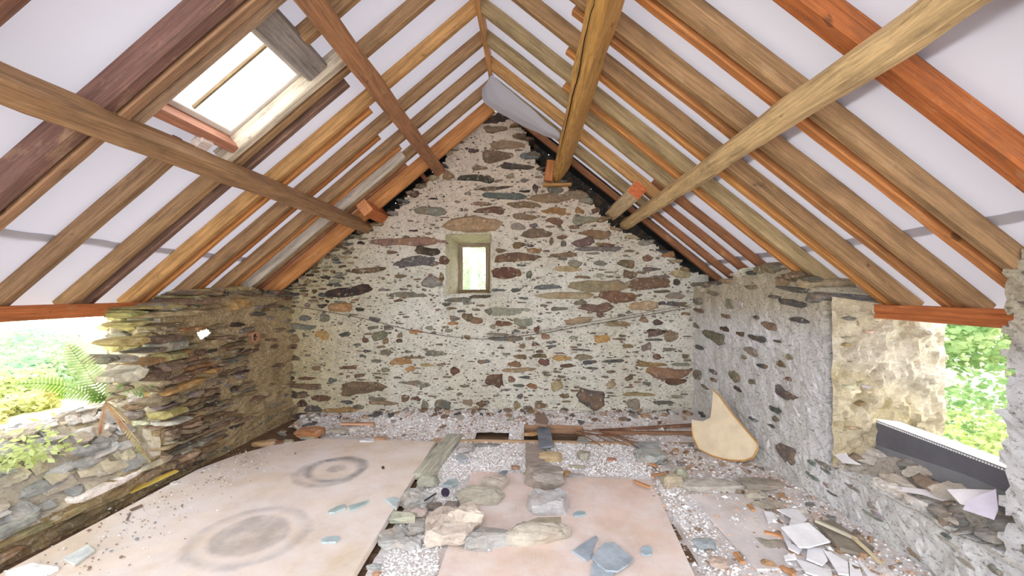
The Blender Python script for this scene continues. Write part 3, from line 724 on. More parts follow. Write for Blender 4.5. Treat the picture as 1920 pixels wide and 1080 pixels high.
FJR = Frame((0, JR1-.085, 0), (1, 0, 0), (0, -1, 0))
for i in range(34):
    x, z = rr.uniform(2.05, 2.6), rr.uniform(.5, 1.38); w, h = rr.uniform(.04, .12), rr.uniform(.012, .035)
    put_stone(wall_right, FJR, x, z, w, h, shade(rr.choice([(170, 156, 124), (196, 180, 146), (206, 194, 170), (150, 146, 136)])), .012, rr.uniform(-.08, .08))
for i in range(14):                                               # ragged outer edge of the far jamb
    z = .55+i*.058; put_stone(wall_right, FJR, 2.58+rr.uniform(-.02, .06), z, rr.uniform(.12, .26), rr.uniform(.04, .07), shade((206, 196, 180)), .02, rr.uniform(-.1, .1))
for i in range(46):                                               # near pier: stones on its face and broken edge
    z = rr.uniform(.1, 1.62); u = rr.uniform(1.2, 1.84); w, h = rr.uniform(.08, .28), rr.uniform(.03, .09)
    put_stone(wall_right, FR, u, z, w, h, PAL[rr.choice('gdbgt')], .02, rr.uniform(-.06, .06))
for i in range(22):                                               # lower wall under the opening
    z = rr.uniform(.02, .33); u = rr.uniform(1.5, 3.1); w, h = rr.uniform(.04, .16), rr.uniform(.012, .035)
    put_stone(wall_right, FR, u, z, w, h, shade(rr.choice([(150, 148, 140), (176, 170, 160), (130, 130, 126)])), .012, rr.uniform(-.06, .06), .06, .0)
def rsill(x, y): return .34+.14*sm(2.06, 2.3, x)
V, Fc = [], []; nu, nv = 40, 20
for i in range(nu+1):
    for j in range(nv+1):
        y = JR0-.1+(JR1+.1-JR0)*i/nu; x = RX0+RS*y-.03+.72*j/nv
        V.append((x, y, rsill(x, y)+.03*nz(x*6, y*6, 41)+.012*nz(x*22, y*22, 42)))
for i in range(nu):
    for j in range(nv):
        q = i*(nv+1)+j; Fc.append((q, q+nv+1, q+nv+2, q+1))
MSILL = mat_mortar('sill_rubble_mortar', lin(228, 223, 216), lin(204, 192, 176), .75)
mesh_obj('sill_rubble', V, Fc, MSILL, wall_right)
for i in range(60):
    y = rr.uniform(JR0+.02, JR1-.04); x = RX0+RS*y+rr.uniform(.0, .55)
    bm = rock_mesh(rr.uniform(.04, .12), rr.uniform(.05, .2), rr.uniform(.012, .05), 600+i, .08, 14, .5)
    o = bm_obj('sill_stone', bm, MR, wall_right, lin(*rr.choice([(190, 182, 172), (212, 206, 200), (160, 142, 126), (156, 154, 150)])))
    o.location = (x, y, rsill(x, y)+.005); o.rotation_euler = (0, -.4 if x < 2.3 else 0, rr.uniform(-.6, .6))

# ------------------------------------------------------------------ floor
floor_ = struct_empty('floor')
h1 = (on_floor(890, 832), on_floor(950, 816)); h2 = (on_floor(985, 829), on_floor(1092, 806))
holes = [(-.54, -.22, 4.19, 4.42), (-.06, .56, 4.25, 4.58)]
V, Fc = [], []
def rect(x0, x1, y0, y1, z):
    b = len(V); V.extend([(x0, y0, z), (x1, y0, z), (x1, y1, z), (x0, y1, z)]); Fc.append((b, b+1, b+2, b+3))
xs = sorted({-3.6, 2.9}|{h[0] for h in holes}|{h[1] for h in holes}); ys = sorted({-2.2, 5.0}|{h[2] for h in holes}|{h[3] for h in holes})
for xa, xb in zip(xs, xs[1:]):
    for ya, yb in zip(ys, ys[1:]):
        if not any(h[0] <= (xa+xb)/2 <= h[1] and h[2] <= (ya+yb)/2 <= h[3] for h in holes): rect(xa, xb, ya, yb, -.02)
for h in holes:
    for (a, b) in (((h[0], h[2]), (h[1], h[2])), ((h[1], h[2]), (h[1], h[3])), ((h[1], h[3]), (h[0], h[3])), ((h[0], h[3]), (h[0], h[2]))):
        k = len(V); V.extend([(*a, -.02), (*b, -.02), (*b, -.4), (*a, -.4)]); Fc.append((k, k+1, k+2, k+3))
mesh_obj('board_deck', V, Fc, MW, floor_, lin(120, 96, 76))
mesh_obj('void_bottom', [(-.8, 4.0, -.4), (.8, 4.0, -.4), (.8, 4.8, -.4), (-.8, 4.8, -.4)], [(0, 1, 2, 3)], MDARK, floor_, lin(48, 36, 32))
def in_hole(x, y, g=0.0):
    return any(h[0]-g < x < h[1]+g and h[2]-g < y < h[3]+g for h in holes)
def ply_c(x, y): return -.50+.06*nz(y*3, 1) < x < .98-.04*(3.4-y) and y < 3.46
def rub_z(x, y):
    n = .012*nz(x*5, y*5, 51)+.007*nz(x*17, y*17, 52)
    z = .006+n
    z += .11*sm(4.25, 4.95, y)*(1-.5*sm(-1.2, -2.3, x))
    z += .02*sm(.9, 1.3, x)+.06*sm(1.55, 2.0, x)*sm(5, 3, y)
    if ply_c(x, y): z = -.004+.030*nz(x*2.6, y*2.6, 53)*1.0+n*.6
    return z
V, Fc, idx = [], [], {}
cell = .026; X0, Y0 = -2.6, 1.7; nx, ny = int(4.7/cell), int(3.3/cell)
def rub_keep(x, y):
    if y > 5.0 or in_hole(x, y): return False
    if x < -.86: return y > 4.17+.05*nz(x*5, 2) and y > 4.17+.35*sm(-1.9, -2.5, x)
    return True
for i in range(nx):
    for j in range(ny):
        if not rub_keep(X0+(i+.5)*cell, Y0+(j+.5)*cell): continue
        f = []
        for (a, b) in ((i, j), (i+1, j), (i+1, j+1), (i, j+1)):
            if (a, b) not in idx:
                x, y = X0+a*cell, Y0+b*cell; idx[(a, b)] = len(V); V.append((x, y, rub_z(x, y)))
            f.append(idx[(a, b)])
        Fc.append(tuple(f))
o = mesh_obj('lime_rubble', V, Fc, MLIME); tag(o, 'white crushed lime rubble spread over the floor and banked against the gable', 'rubble', kind='stuff')
# broken stones in the heap along the wall foot
def rubble(name, label, n, place, sz, cols, seed):
    r = random.Random(seed); big = bmesh.new(); protos = []
    for k in range(10):
        b = rock_mesh(1, .8, .55, 900+k, .07, 14, .7); me = bpy.data.meshes.new('t'); b.to_mesh(me); b.free(); protos.append(me)
    mats = [simple2(c) for c in cols]
    for i in range(n):
        x, y = place(r); s_ = r.uniform(*sz)
        M_ = Matrix.Translation((x, y, rub_z(x, y)-.2*s_)) @ Matrix.Rotation(r.uniform(0, 6.28), 4, 'Z') @ Matrix.Rotation(r.uniform(-.4, .4), 4, 'X') @ Matrix.Scale(s_, 4)
        n0 = len(big.faces); nv = len(big.verts); me = protos[i % 10]
        big.from_mesh(me); big.verts.ensure_lookup_table(); big.faces.ensure_lookup_table()
        for v in big.verts[nv:]: v.co = M_ @ v.co
        mi = r.randrange(len(mats))
        for f in big.faces[n0:]: f.material_index = mi
    me = bpy.data.meshes.new(name); big.to_mesh(me); big.free()
    for m in mats: me.materials.append(m)
    for p_ in protos: bpy.data.meshes.remove(p_)
    return tag(link(bpy.data.objects.new(name, me)), label, 'rubble', kind='stuff')
def simple2(c):
    m, t, out = nt('rubble_piece'); p = worldpos(t); a = tex(t, p, 30, 6, .7)
    bsdf(t, out, mix(t, ramp(t, a, [(.35, G(0)), (.65, G(1))]), lin(*[v*.78 for v in c]), lin(*c)), .9, a, .6, .01, .1); return m
def pl_back(r):
    while True:
        x = r.uniform(-2.6, 1.8); y = 4.93-abs(r.gauss(0, .16 if x > -1.8 else .3))
        if y > 4.2 and not in_hole(x, y, .04): return x, y
def pl_right(r):
    while True:
        y = r.uniform(2.0, 4.2); x = RX0+RS*y-.08-abs(r.gauss(0, .28))
        if x > .98: return x, y
rubble('wall_foot_rubble', 'broken stones and lime lumps heaped against the foot of the gable', 170, pl_back, (.03, .10), [(222, 218, 214), (176, 168, 158), (140, 118, 100), (110, 108, 106), (190, 160, 132)], 3)
rubble('wall_foot_rubble', 'brown and grey stone bits along the foot of the right wall', 120, pl_right, (.02, .075), [(206, 200, 194), (166, 148, 130), (186, 150, 118), (140, 138, 134)], 4)
# loose gravel
rv = random.Random(77)
def gravel(name, label, n, region, sz, cols):
    V, Fc, mats = [], [], []
    base = [(1, 0, 0), (-1, 0, 0), (0, 1, 0), (0, -1, 0), (0, 0, 1), (0, 0, -1)]
    fs = [(0, 2, 4), (2, 1, 4), (1, 3, 4), (3, 0, 4), (2, 0, 5), (1, 2, 5), (3, 1, 5), (0, 3, 5)]
    k = 0; tries = 0
    while k < n and tries < n*12:
        tries += 1
        x, y = region(rv)
        if x is None: continue
        s = rv.uniform(*sz)*(1 if rv.random() < .93 else 1.9); a = rv.uniform(0, 6.28); b0 = len(V); z = rub_z(x, y) if x > -.88 or y > 4.1 else .04
        c, q = math.cos(a), math.sin(a)
        for (p0, p1, p2) in base:
            e = rv.uniform(.6, 1.2); u, w, t = p0*e*s*1.25, p1*e*s*.9, p2*e*s*.65
            V.append((x+u*c-w*q, y+u*q+w*c, z+t+s*.3))
        for f in fs: Fc.append(tuple(b0+i for i in f)); mats.append(rv.choice(cols))
        k += 1
    me = bpy.data.meshes.new(name); me.from_pydata(V, [], Fc); me.update()
    for m in GM: me.materials.append(m)
    # one colour per pebble: 8 faces share it
    me.polygons.foreach_set('material_index', [mats[(i//8)*8] for i in range(len(Fc))])
    o = link(bpy.data.objects.new(name, me)); return tag(o, label, 'gravel', kind='stuff')
def simple(name, c):
    m, t, out = nt(name); bsdf(t, out, lin(*c), .9, None, spec=.1); return m
GM = [simple('lime_white', (246, 245, 246)), simple('lime_grey', (222, 220, 221)), simple('brick_crumb', (206, 168, 142)), simple('slate_crumb', (136, 142, 146)), simple('earth_crumb', (150, 126, 108))]
def reg_front(r):
    x, y = r.uniform(-.82, 1.1), r.uniform(1.9, 4.22)
    if ply_c(x, y) and rub_z(x, y) < .016: return None, None
    if x > .95 and r.random() < .4: return None, None
    return x, y
def reg_back(r):
    x, y = r.uniform(-2.3, 1.5), r.uniform(4.16, 4.93)
    if in_hole(x, y, .02) or (x < -1.5 and y < 4.3) or (x > .6 and r.random() < .5): return None, None
    return x, y
def reg_right(r):
    x, y = r.uniform(.9, 2.0), r.uniform(1.9, 4.1); return x, y
def reg_left(r):
    x, y = r.gauss(-2.45, .16), r.uniform(2.0, 3.9); 
    return (x, y) if x > -2.8 else (None, None)
gravel('gravel', 'white lime gravel strewn around the stones in mid floor', 9000, reg_front, (.004, .0105), [0, 0, 0, 0, 0, 1, 1])
gravel('gravel', 'pale gravel heaped along the foot of the gable wall', 6000, reg_back, (.005, .013), [0, 0, 0, 1, 1, 1, 2, 4])
gravel('gravel', 'mixed brown and white crumbs along the right wall foot', 3500, reg_right, (.004, .013), [0, 1, 1, 0, 2, 4, 1])
gravel('gravel', 'fine crumbs scattered on the left plywood beside the sill', 450, reg_left, (.003, .008), [1, 1, 3, 4])

# ================================================================== ROOF
ceiling = struct_empty('ceiling')
sky_y0, sky_y1, sky_s0, sky_s1 = 2.06, 2.62, 1.29, 1.87           # skylight opening in slope coordinates
CENT_L = [-1.6, -1.15, -.7, -.25, .2, .65, 1.1, 1.5, 1.90, 2.335, 2.745, 3.185, 3.595, 4.0, 4.42, 4.83]
def membrane(side, s0, s1, lift, seed):
    V, Fc, idx = [], [], {}; ds, dy = .06, .06
    ny_, ns = int((4.93+.5)/dy), max(1, int(round((s1-s0)/ds)))
    def vid(i, j):
        if (i, j) not in idx:
            Y = -.5+i*dy; s = s0+(s1-s0)*j/ns
            bay = min(abs(Y-c) for c in CENT_L); k = sm(.02, .18, bay)
            wr_ = .020*nz(Y*3.3+seed, s*7+.4*nz(Y*4, s*3)*6, seed)+.010*nz(Y*1.2, s*2.2, seed+9)
            idx[(i, j)] = len(V); V.append(roof(side, s, MD+lift+k*(.012+wr_), Y))
        return idx[(i, j)]
    for i in range(ny_):
        for j in range(ns):
            Y = -.5+(i+.5)*dy; s = s0+(s1-s0)*(j+.5)/ns
            if side == 'L' and sky_y0-.03 < Y < sky_y1+.03 and sky_s0-.02 < s < sky_s1+.02: continue
            q = (vid(i, j), vid(i+1, j), vid(i+1, j+1), vid(i, j+1)); Fc.append(q if side == 'R' else tuple(reversed(q)))
    return mesh_obj('membrane_sheet', V, Fc, MM, ceiling, smooth=True)
SL = (2.675+.16)/PX                                               # slope length to beyond the eaves
for side in 'LR':
    e = [0.0, 1.02, 2.18, 3.0, SL]
    for k in range(4): membrane(side, (e[k]-.06) if k else -.115, e[k+1], .006*(3-k), 3+k+(10 if side == 'R' else 0))
# dark slates carried over the gable wall head
for side in 'LR':
    for k in range(16):
        s = .0+k*.29
        a, b = roof(side, s, MD+.03, 4.90), roof(side, s+.33, MD+.02, 4.90)
        c, d = roof(side, s+.33, MD+.02, 5.5), roof(side, s, MD+.03, 5.5); up = Vector((0, 0, .015))
        mesh_obj('verge_slate', [a, b, c, d, a+up, b+up, c+up, d+up], [(0, 1, 2, 3), (7, 6, 5, 4), (0, 4, 5, 1), (1, 5, 6, 2), (2, 6, 7, 3), (3, 7, 4, 0)], MSL, ceiling, lin(70, 72, 76))

ORD = ['first', 'second', 'third', 'fourth', 'fifth', 'sixth', 'seventh', 'eighth', 'ninth', 'tenth', 'eleventh', 'twelfth', 'thirteenth', 'fourteenth', 'fifteenth', 'sixteenth']
SEND = 2.74/PX
def rafter(side, Y, s0, s1, col, label, w=.055, d=.10, off=0.0, name='rafter', mat=None, group='roof rafters', cat='rafter', seed=0):
    up = roof(side, 0, 1, 0)-roof(side, 0, 0, 0)
    o = bar(name, roof(side, s0, off, Y), roof(side, s1, off, Y), up, w, d-off, col, mat, seed=seed, jit=.002)
    return tag(o, label, cat, group)
C_aged, C_hon, C_or, C_red, C_grey, C_gold = lin(160, 126, 90), lin(194, 148, 94), lin(194, 132, 76), lin(146, 98, 66), lin(166, 144, 106), lin(196, 160, 98)
mainsL = [(4.42, C_aged), (4.0, C_aged), (3.595, C_aged), (3.185, C_hon), (2.745, C_aged)]
k = 0
for Y, c in mainsL:
    rafter('L', Y, -.045, SEND, c, f'aged {ORD[k+1]} main rafter from the gable wall on the skylight slope', seed=k); k += 1
rafter('L', 2.335, -.045, sky_s0-.16, C_aged, 'short rafter running from the ridge down to the skylight', d=.10)
rafter('L', 2.36, sky_s1+.17, SEND, lin(150, 118, 88), 'brown jack rafter running from under the skylight to the left wall plate', w=.065)
rafter('L', 4.80, .06, SEND, C_or, 'orange end rafter against the gable on the skylight slope', w=.05, d=.10, off=-.06, mat=MWS)
for Y in (1.50, 1.1, .65, .2, -.25, -.7, -1.15, -1.6): pass
rafter('L', 1.845, .02, SEND, lin(124, 90, 80), 'dark red-brown deep rafter on the near side of the skylight', w=.07, off=-.03)
rafter('L', 1.925, .02, SEND, lin(160, 122, 92), 'pale brown rafter paired beside the dark one near the skylight', w=.06, off=-.035)
rafter('L', 2.015, .5, 2.03, lin(176, 146, 120), 'third timber doubled up along the near edge of the skylight', w=.06, off=-.01)
rafter('L', 2.655, .9, 2.03, lin(214, 200, 178), 'whitened trimmer timber along the far edge of the skylight', w=.06, off=-.005)
rafter('L', 1.34, .02, SEND, lin(126, 88, 72), 'dark rafter at the upper left corner of the picture', w=.13)
for Y, c, s0 in ((2.86, lin(126, 96, 82), 1.10), (3.29, C_or, 1.10), (3.70, lin(172, 112, 64), 1.2), (4.11, C_or, 1.12), (4.345, lin(196, 186, 170), 1.15), (4.53, lin(150, 100, 70), 1.2)):
    lab = {2.86: 'dark brown sister timber beside the rafter past the skylight', 3.29: 'orange sister timber with a stained old face, left slope middle', 3.70: 'thin reddish sister timber left of the pale rafter, left slope',
           4.11: 'orange knotty sister timber near the gable on the left slope', 4.345: 'white-faced lath fixed between two rafters near the gable, left slope', 4.53: 'brown sister timber next to the orange end rafter'}[Y]
    rafter('L', Y, s0, SEND, c, lab, w=.05, d=.095, off=.003, group='sister timbers', mat=MWS if c is C_or else MW)
# right slope
k = 0
for Y, c, s1 in ((4.41, C_grey, 1.98), (4.0, C_hon, 1.98), (3.59, C_grey, 1.98), (3.18, C_grey, SEND), (2.745, C_aged, SEND), (2.34, C_aged, SEND), (1.93, C_aged, SEND)):
    rafter('R', Y, -.045, s1, c, f'{ORD[k]} rafter from the gable among those meeting the ridge on the right slope', seed=20+k); k += 1
for Y, s0, lab in ((4.905, .3, 'red-brown lower rafter tight against the gable, right slope'), (4.52, 1.0, 'second red-brown lower rafter from the gable, right slope'), (4.14, 1.85, 'third red-brown lower rafter from the gable, right slope'), (3.785, 1.85, 'fourth red-brown lower rafter from the gable, right slope')):
    rafter('R', Y, s0, SEND, C_red, lab, w=.055, off=.032, group='red-brown lower rafters')
for Y, c, s0, lab in ((3.33, lin(192, 132, 76), .82, 'orange sister timber on the last grey rafter of the right slope'), (2.86, lin(196, 138, 80), .80, 'orange rough-edged sister timber, right slope middle'),
                      (2.45, lin(178, 122, 74), .8, 'broad orange-brown sister timber above the right opening'), (2.025, lin(192, 126, 74), .6, 'orange sister timber crossing above the near pier'),
                      (1.56, lin(172, 100, 54), .3, 'broad orange-red rafter nearest the camera on the right')):
    rafter('R', Y, s0, SEND, c, lab, w=.055 if Y > 1.6 else .09, d=.095, off=.002, mat=MWS if Y in (2.86, 2.025, 3.33) else MW, group='sister timbers')
rafter('R', 1.46, .1, 1.5, lin(150, 118, 76), 'short brown timber end beside the orange-red rafter, upper right', w=.07)
rafter('R', 1.10, .1, SEND, C_aged, 'rafter at the upper right edge behind the sheet seams', w=.06)
# ridge board
o = bar('ridge_board', (XR, .4, ZR-.02), (XR, 4.18, ZR-.02), (0, 0, 1), .035, .17, lin(198, 146, 92), MWS, seed=3)
tag(o, 'thin orange ridge board where the rafter pairs meet', 'beam')
# purlins: local up = roof normal
def purlin(side, s_mid, y0, y1, w, d, col, label, name='purlin', mat=None, jit=.004, cham=.1, seg=.2):
    up = roof(side, 0, 1, 0)-roof(side, 0, 0, 0)
    o = bar(name, roof(side, s_mid, -d, y0), roof(side, s_mid, -d, y1), up, w, d, col, mat, jit=jit, cham=cham, seg=seg)
    return tag(o, label, 'beam', 'roof purlins')
sL = (1.916-.375)/PX
purlin('L', sL+.05, .3, 5.02, .10, .14, lin(156, 120, 86), 'grey-brown lower left purlin passing under the skylight')
purlin('L', .965, .3, 5.02, .127, .15, lin(166, 118, 84), 'reddish-brown upper left purlin above the skylight')
purlin('R', (1.1417+.375)/PX+.045, .3, 5.02, .11, .13, lin(206, 176, 130), 'pale worn lower right purlin crossing the right slope', jit=.007, cham=.28)
gp = purlin('R', (.468+.375)/PX-.0475, .3, 5.02, .105, .22, lin(196, 150, 84), 'heavy golden upper right purlin with a long drying crack', jit=.006, cham=.2)
rc = random.Random(3); V, Fc = [], []
for i in range(41):                                               # the drying crack: a dark wandering split on its underside
    x = 1.2+2.6*i/40; y = .012*nz(x*2.5, 3)+.006*nz(x*11, 5)+.004; w = .0035*math.sin(math.pi*min(1, (i+.5)/41))+.0006
    V += [(x, y-w, -.0075), (x, y+w, -.0075)]
    if i: Fc.append((2*i-2, 2*i, 2*i+1, 2*i-1))
ck = mesh_obj('crack', V, Fc, MDARK, gp, lin(50, 36, 26))
up_r = roof('R', 0, 1, 0)-roof('R', 0, 0, 0); up_l = roof('L', 0, 1, 0)-roof('L', 0, 0, 0)
o = thing('purlin_stub', 'short sawn timber stub with an orange cut end beside the lower right purlin', 'timber', roof('R', 1.80, -.14, 4.3))
bar('body', roof('R', 1.80, -.14, 3.86), roof('R', 1.80, -.14, 5.0), up_r, .13, .13, lin(206, 182, 146), MW, o, cham=.05)
bar('cut_end', roof('R', 1.80, -.138, 3.852), roof('R', 1.80, -.138, 3.872), up_r, .126, .126, lin(200, 108, 64), MWS, o, seg=.02, jit=.001, cham=.05)
o = thing('packing_block', 'orange-red packing block beside the lower left purlin at the gable', 'timber', roof('L', 1.83, -.15, 4.7))
bar('body', roof('L', 1.83, -.15, 4.45), roof('L', 1.83, -.15, 5.0), up_l, .12, .15, lin(190, 108, 60), MWS, o, cham=.05)
bar('cut_end', roof('L', 1.83, -.149, 4.443), roof('L', 1.83, -.149, 4.46), up_l, .117, .147, lin(214, 146, 100), MWS, o, seg=.02, jit=.001, cham=.05)
o = bar('packing_board', on_gable(1034, 300, 4.80), on_gable(1028, 338, 4.80), (0, 1, 0), .10, .09, lin(180, 116, 70), MWS); tag(o, 'short orange board fixed beside the upper right purlin at the gable', 'timber')
o = bar('packing_board', on_gable(778, 312, 4.85), on_gable(800, 338, 4.85), (0, 1, 0), .05, .06, lin(120, 70, 50)); tag(o, 'small dark packing piece under the upper left purlin at the gable', 'timber')
o = bar('batten', on_gable(1018, 345, 4.86), on_gable(1072, 345, 4.86), (0, 1, 0), .03, .08, lin(176, 132, 80)); tag(o, 'short flat batten lying on the gable head under the golden purlin', 'timber')
# wall plates
for side, x, y0, y1, lab in (('L', -3.05, .4, 3.24, 'orange-brown wall plate over the left opening'), ('R', 2.30, .8, 2.98, 'orange-brown wall plate over the right opening')):
    o = bar('wall_plate', (x, y0, 1.320), (x, y1, 1.320), (0, 0, 1), .10, .09, lin(184, 108, 62), MWS, jit=.001, cham=.04); tag(o, lab, 'beam', 'wall plates')
# skylight
window_2 = struct_empty('window_2')
def sk(s, Y, off): return roof('L', s, off, Y)
upn = up_l
for (a, b, c, w, d, off, nm, mt) in ((sk(sky_s0-.09, sky_y0-.02, .03), sk(sky_s0-.09, sky_y1+.01, .03), lin(150, 142, 138), .16, .10, 0, 'head_trimmer', MW),
                                     (sk(sky_s1+.045, sky_y0-.04, 0), sk(sky_s1+.045, sky_y1+.01, 0), lin(180, 124, 98), .055, .15, 0, 'bottom_trimmer', MWS)):
    bar(nm, a, b, upn, w, d, c, mt, window_2)
for (a, b, nm) in ((sk(sky_s0, sky_y0-.01, .10), sk(sky_s0, sky_y1+.01, .10), 'frame_rail'), (sk(sky_s1, sky_y0-.01, .10), sk(sky_s1, sky_y1+.01, .10), 'frame_rail'),
                   (sk(sky_s0, sky_y0, .10), sk(sky_s1, sky_y0, .10), 'frame_stile'), (sk(sky_s0, sky_y1, .10), sk(sky_s1, sky_y1, .10), 'frame_stile')):
    bar(nm, a, b, upn, .035, .09, lin(216, 210, 204), MP, window_2, jit=.001)
bar('glazing_bar', sk(sky_s0+.02, 2.33, .13), sk(sky_s1-.02, 2.33, .13), upn, .016, .02, lin(150, 128, 96), MW, window_2)
V = [sk(sky_s0, sky_y0, .17), sk(sky_s0, 2.33, .17), sk(sky_s1, 2.33, .17), sk(sky_s1, sky_y0, .17)]
mesh_obj('pane', V, [(0, 1, 2, 3)], MG, window_2)
V = [sk(sky_s0, 2.33, .17), sk(sky_s0, sky_y1, .17), sk(sky_s1, sky_y1, .17), sk(sky_s1, 2.33, .17)]
mesh_obj('pane', V, [(0, 1, 2, 3)], MG, window_2)
o = bar('wood_block', roof('L', sL-.03, -.02, 2.36), roof('L', sL-.03, -.02, 2.44), up_l, .07, .05, lin(226, 210, 200), MWS, jit=.002); tag(o, 'small pale wood block on the purlin below the skylight', 'block')
# loose membrane flap hanging at the ridge end
V, Fc = [], []; nu, nv = 26, 14
topc = [on_gable(921, 141, 4.05), on_gable(945, 160, 4.05), on_gable(985, 194, 4.05), on_gable(1022, 226, 4.05), on_gable(1050, 250, 4.05)]
botc = [on_gable(904, 165, 4.22), on_gable(909, 193, 4.28), on_gable(955, 222, 4.30), on_gable(1008, 250, 4.26), on_gable(1046, 262, 4.16)]
def along(c, t):
    t *= len(c)-1; i = min(int(t), len(c)-2); f = t-i
    g = lambda k: c[max(0, min(len(c)-1, k))]
    p0, p1, p2, p3 = g(i-1), g(i), g(i+1), g(i+2)
    return .5*((2*p1)+(p2-p0)*f+(2*p0-5*p1+4*p2-p3)*f*f+(3*p1-p0-3*p2+p3)*f**3)
for i in range(nu+1):
    for j in range(nv+1):
        s, t = i/nu, j/nv; p = along(topc, s).lerp(along(botc, s), t)
        V.append(p+Vector((0, -.03*math.sin(math.pi*t), -.03*math.sin(math.pi*t)+.015*nz(s*6, t*5, 3))))
for i in range(nu):
    for j in range(nv):
        q = i*(nv+1)+j; Fc.append((q, q+nv+1, q+nv+2, q+1))
o = mesh_obj('loose_membrane', V, Fc, MM, None, None, True); tag(o, 'loose white sheet of roofing membrane drooping from the ridge end', 'sheet')

# ================================================================== THINGS ON THE WALLS
wp = [(556, 575), (600, 582), (680, 597), (760, 617), (840, 631), (905, 636), (960, 632), (1020, 625), (1090, 612), (1170, 598), (1240, 586), (1296, 576)]
o = tube('wire', [on_gable(x, y, GY-.05) for x, y in wp], .004, MP, lin(92, 82, 74)); tag(o, 'dark wire sagging across the gable wall', 'wire')
o = tube('wire', [on_gable(x, y-5, GY-.055) for x, y in wp[5:]], .003, MP, lin(120, 104, 84)); tag(o, 'second thin wire strand on the right half of the gable', 'wire')

# ================================================================== THINGS ON THE FLOOR
def W3(x, y, z=0.0): p = on_floor(x, y, z); return (p.x, p.y, z)
# plywood sheets
pl = [(-.895, 1.2, 0), (-.90, 4.13, 0), (-2.10, 4.17, 0), (-2.45, 3.95, 0), (-2.62, 3.7, 0), (-2.72, 3.4, 0), (-2.75, 1.2, 0)]
o = slab('plywood_sheet', 'large weathered plywood sheet with sooty rings on the left floor', 'plywood', pl, .012, .024, (232, 217, 204), MPLY, px=False)
bp = [W3(885, 885), W3(1222, 903), W3(1303, 1080), (.83, 1.9, 0), (-.48, 1.9, 0), W3(820, 1080)]
o = slab('plywood_sheet', 'pinkish plywood sheet under the broken slates in mid floor', 'plywood', bp, .0, .014, (230, 207, 196), MPLY, px=False)
o = slab('plywood_sheet', 'narrow dusty grey board on the right of the pink sheet', 'plywood', [W3(1290, 935), W3(1400, 935), W3(1560, 1080), W3(1420, 1080)], .024, .012, (206, 200, 202), MPLY, px=False)
o = slab('plank', 'grey dusty plank between the ochre stone and the floor hole', 'plank', [W3(985, 838), W3(1020, 838), W3(1022, 892), W3(986, 892)], .016, .018, (178, 166, 156), MW, px=False)
o = bar('timber_baulk', W3(852, 822), W3(793, 900), (0, 0, 1), .17, .05, lin(196, 196, 180)); tag(o, 'dusty grey-green timber baulk along the edge of the big plywood', 'timber')
o = bar('joist', (-.95, 4.20, -.03), (1.80, 4.20, -.03), (0, 0, 1), .035, .06, lin(186, 156, 126)); tag(o, 'pale joist edge in front of the two floor holes', 'joist')
o = bar('joist', (-.05, 4.60, -.03), (1.8, 4.60, -.03), (0, 0, 1), .04, .09, lin(170, 132, 104)); tag(o, 'brown joist behind the larger floor hole', 'joist')
o = bar('batten', (.75, 4.42, .03), (1.85, 4.38, .05), (0, 0, 1), .05, .03, lin(150, 112, 88)); tag(o, 'brown batten lying in the back right corner behind the curved board', 'batten')
o = bar('batten', (.7, 4.50, .02), (1.8, 4.53, .09), (0, 0, 1), .03, .03, lin(120, 84, 66)); tag(o, 'thin dark batten behind another batten, back right corner', 'batten')
o = bar('timber_offcut', W3(640, 797, .05), W3(702, 797, .05), (0, 0, 1), .05, .025, lin(206, 160, 132), MWS); tag(o, 'pinkish timber offcut in the rubble under the left half of the gable', 'timber')
rt = random.Random(4)
for i, (a, b) in enumerate([((1080, 808), (1150, 832)), ((1092, 806), (1172, 826)), ((1100, 812), (1180, 836)), ((1120, 815), (1205, 834)), ((1090, 815), (1195, 824)), ((1110, 806), (1188, 812)), ((1140, 812), (1200, 842)), ((1075, 812), (1130, 838))]):
    p, q = Vector(W3(*a, .05)), Vector(W3(*b, .04)); m = p.lerp(q, .5)+Vector((0, .02, .02))
    o = tube('twig', [p, m, q], [.007, .006, .004], MW, lin(128, 92, 68)); tag(o, ['short twig slanting at the near left of the bundle', 'long slanting twig touching the back joist', 'middle twig of the loose bundle by the floor hole', 'rightmost long twig of the loose bundle', 'flattest twig lying across the bundle', 'twig lying highest along the back joist', 'twig ending lowest right in the bundle', 'twig nearest the larger floor hole'][i], 'twig', 'twigs by the floor hole')
# yellow lath and small things by the left sill
o = bar('lath', W3(234, 928, .045), W3(331, 884, .075), (0, 0, 1), .05, .012, lin(226, 196, 96), MWS); tag(o, 'bright yellow wooden lath lying along the left sill foot', 'lath')
rock('white pebble lying near the yellow lath', 325, 904, 15, 9, (236, 234, 232), 90, 'pebble', z=.036)
slab('slate', 'pale slate slab on the plywood at the lower left corner', 'slate', [(118, 1050), (165, 1025), (178, 1035), (140, 1062)], .038, .012, (196, 202, 200))
slab('slate', 'white slate slab at the very bottom left of the floor', 'slate', [(10, 1078), (60, 1062), (110, 1070), (70, 1090), (10, 1095)], .038, .02, (220, 222, 222))
slab('slate', 'small brown shard on the plywood beside the yellow lath', 'slate', [(243, 957), (266, 947), (268, 950), (247, 959)], .038, .008, (110, 92, 80))
slab('slate', 'thin dark sliver standing alone on the plywood near the left sill', 'slate', [(236, 976), (243, 962), (245, 962), (239, 977)], .038, .006, (120, 110, 104))
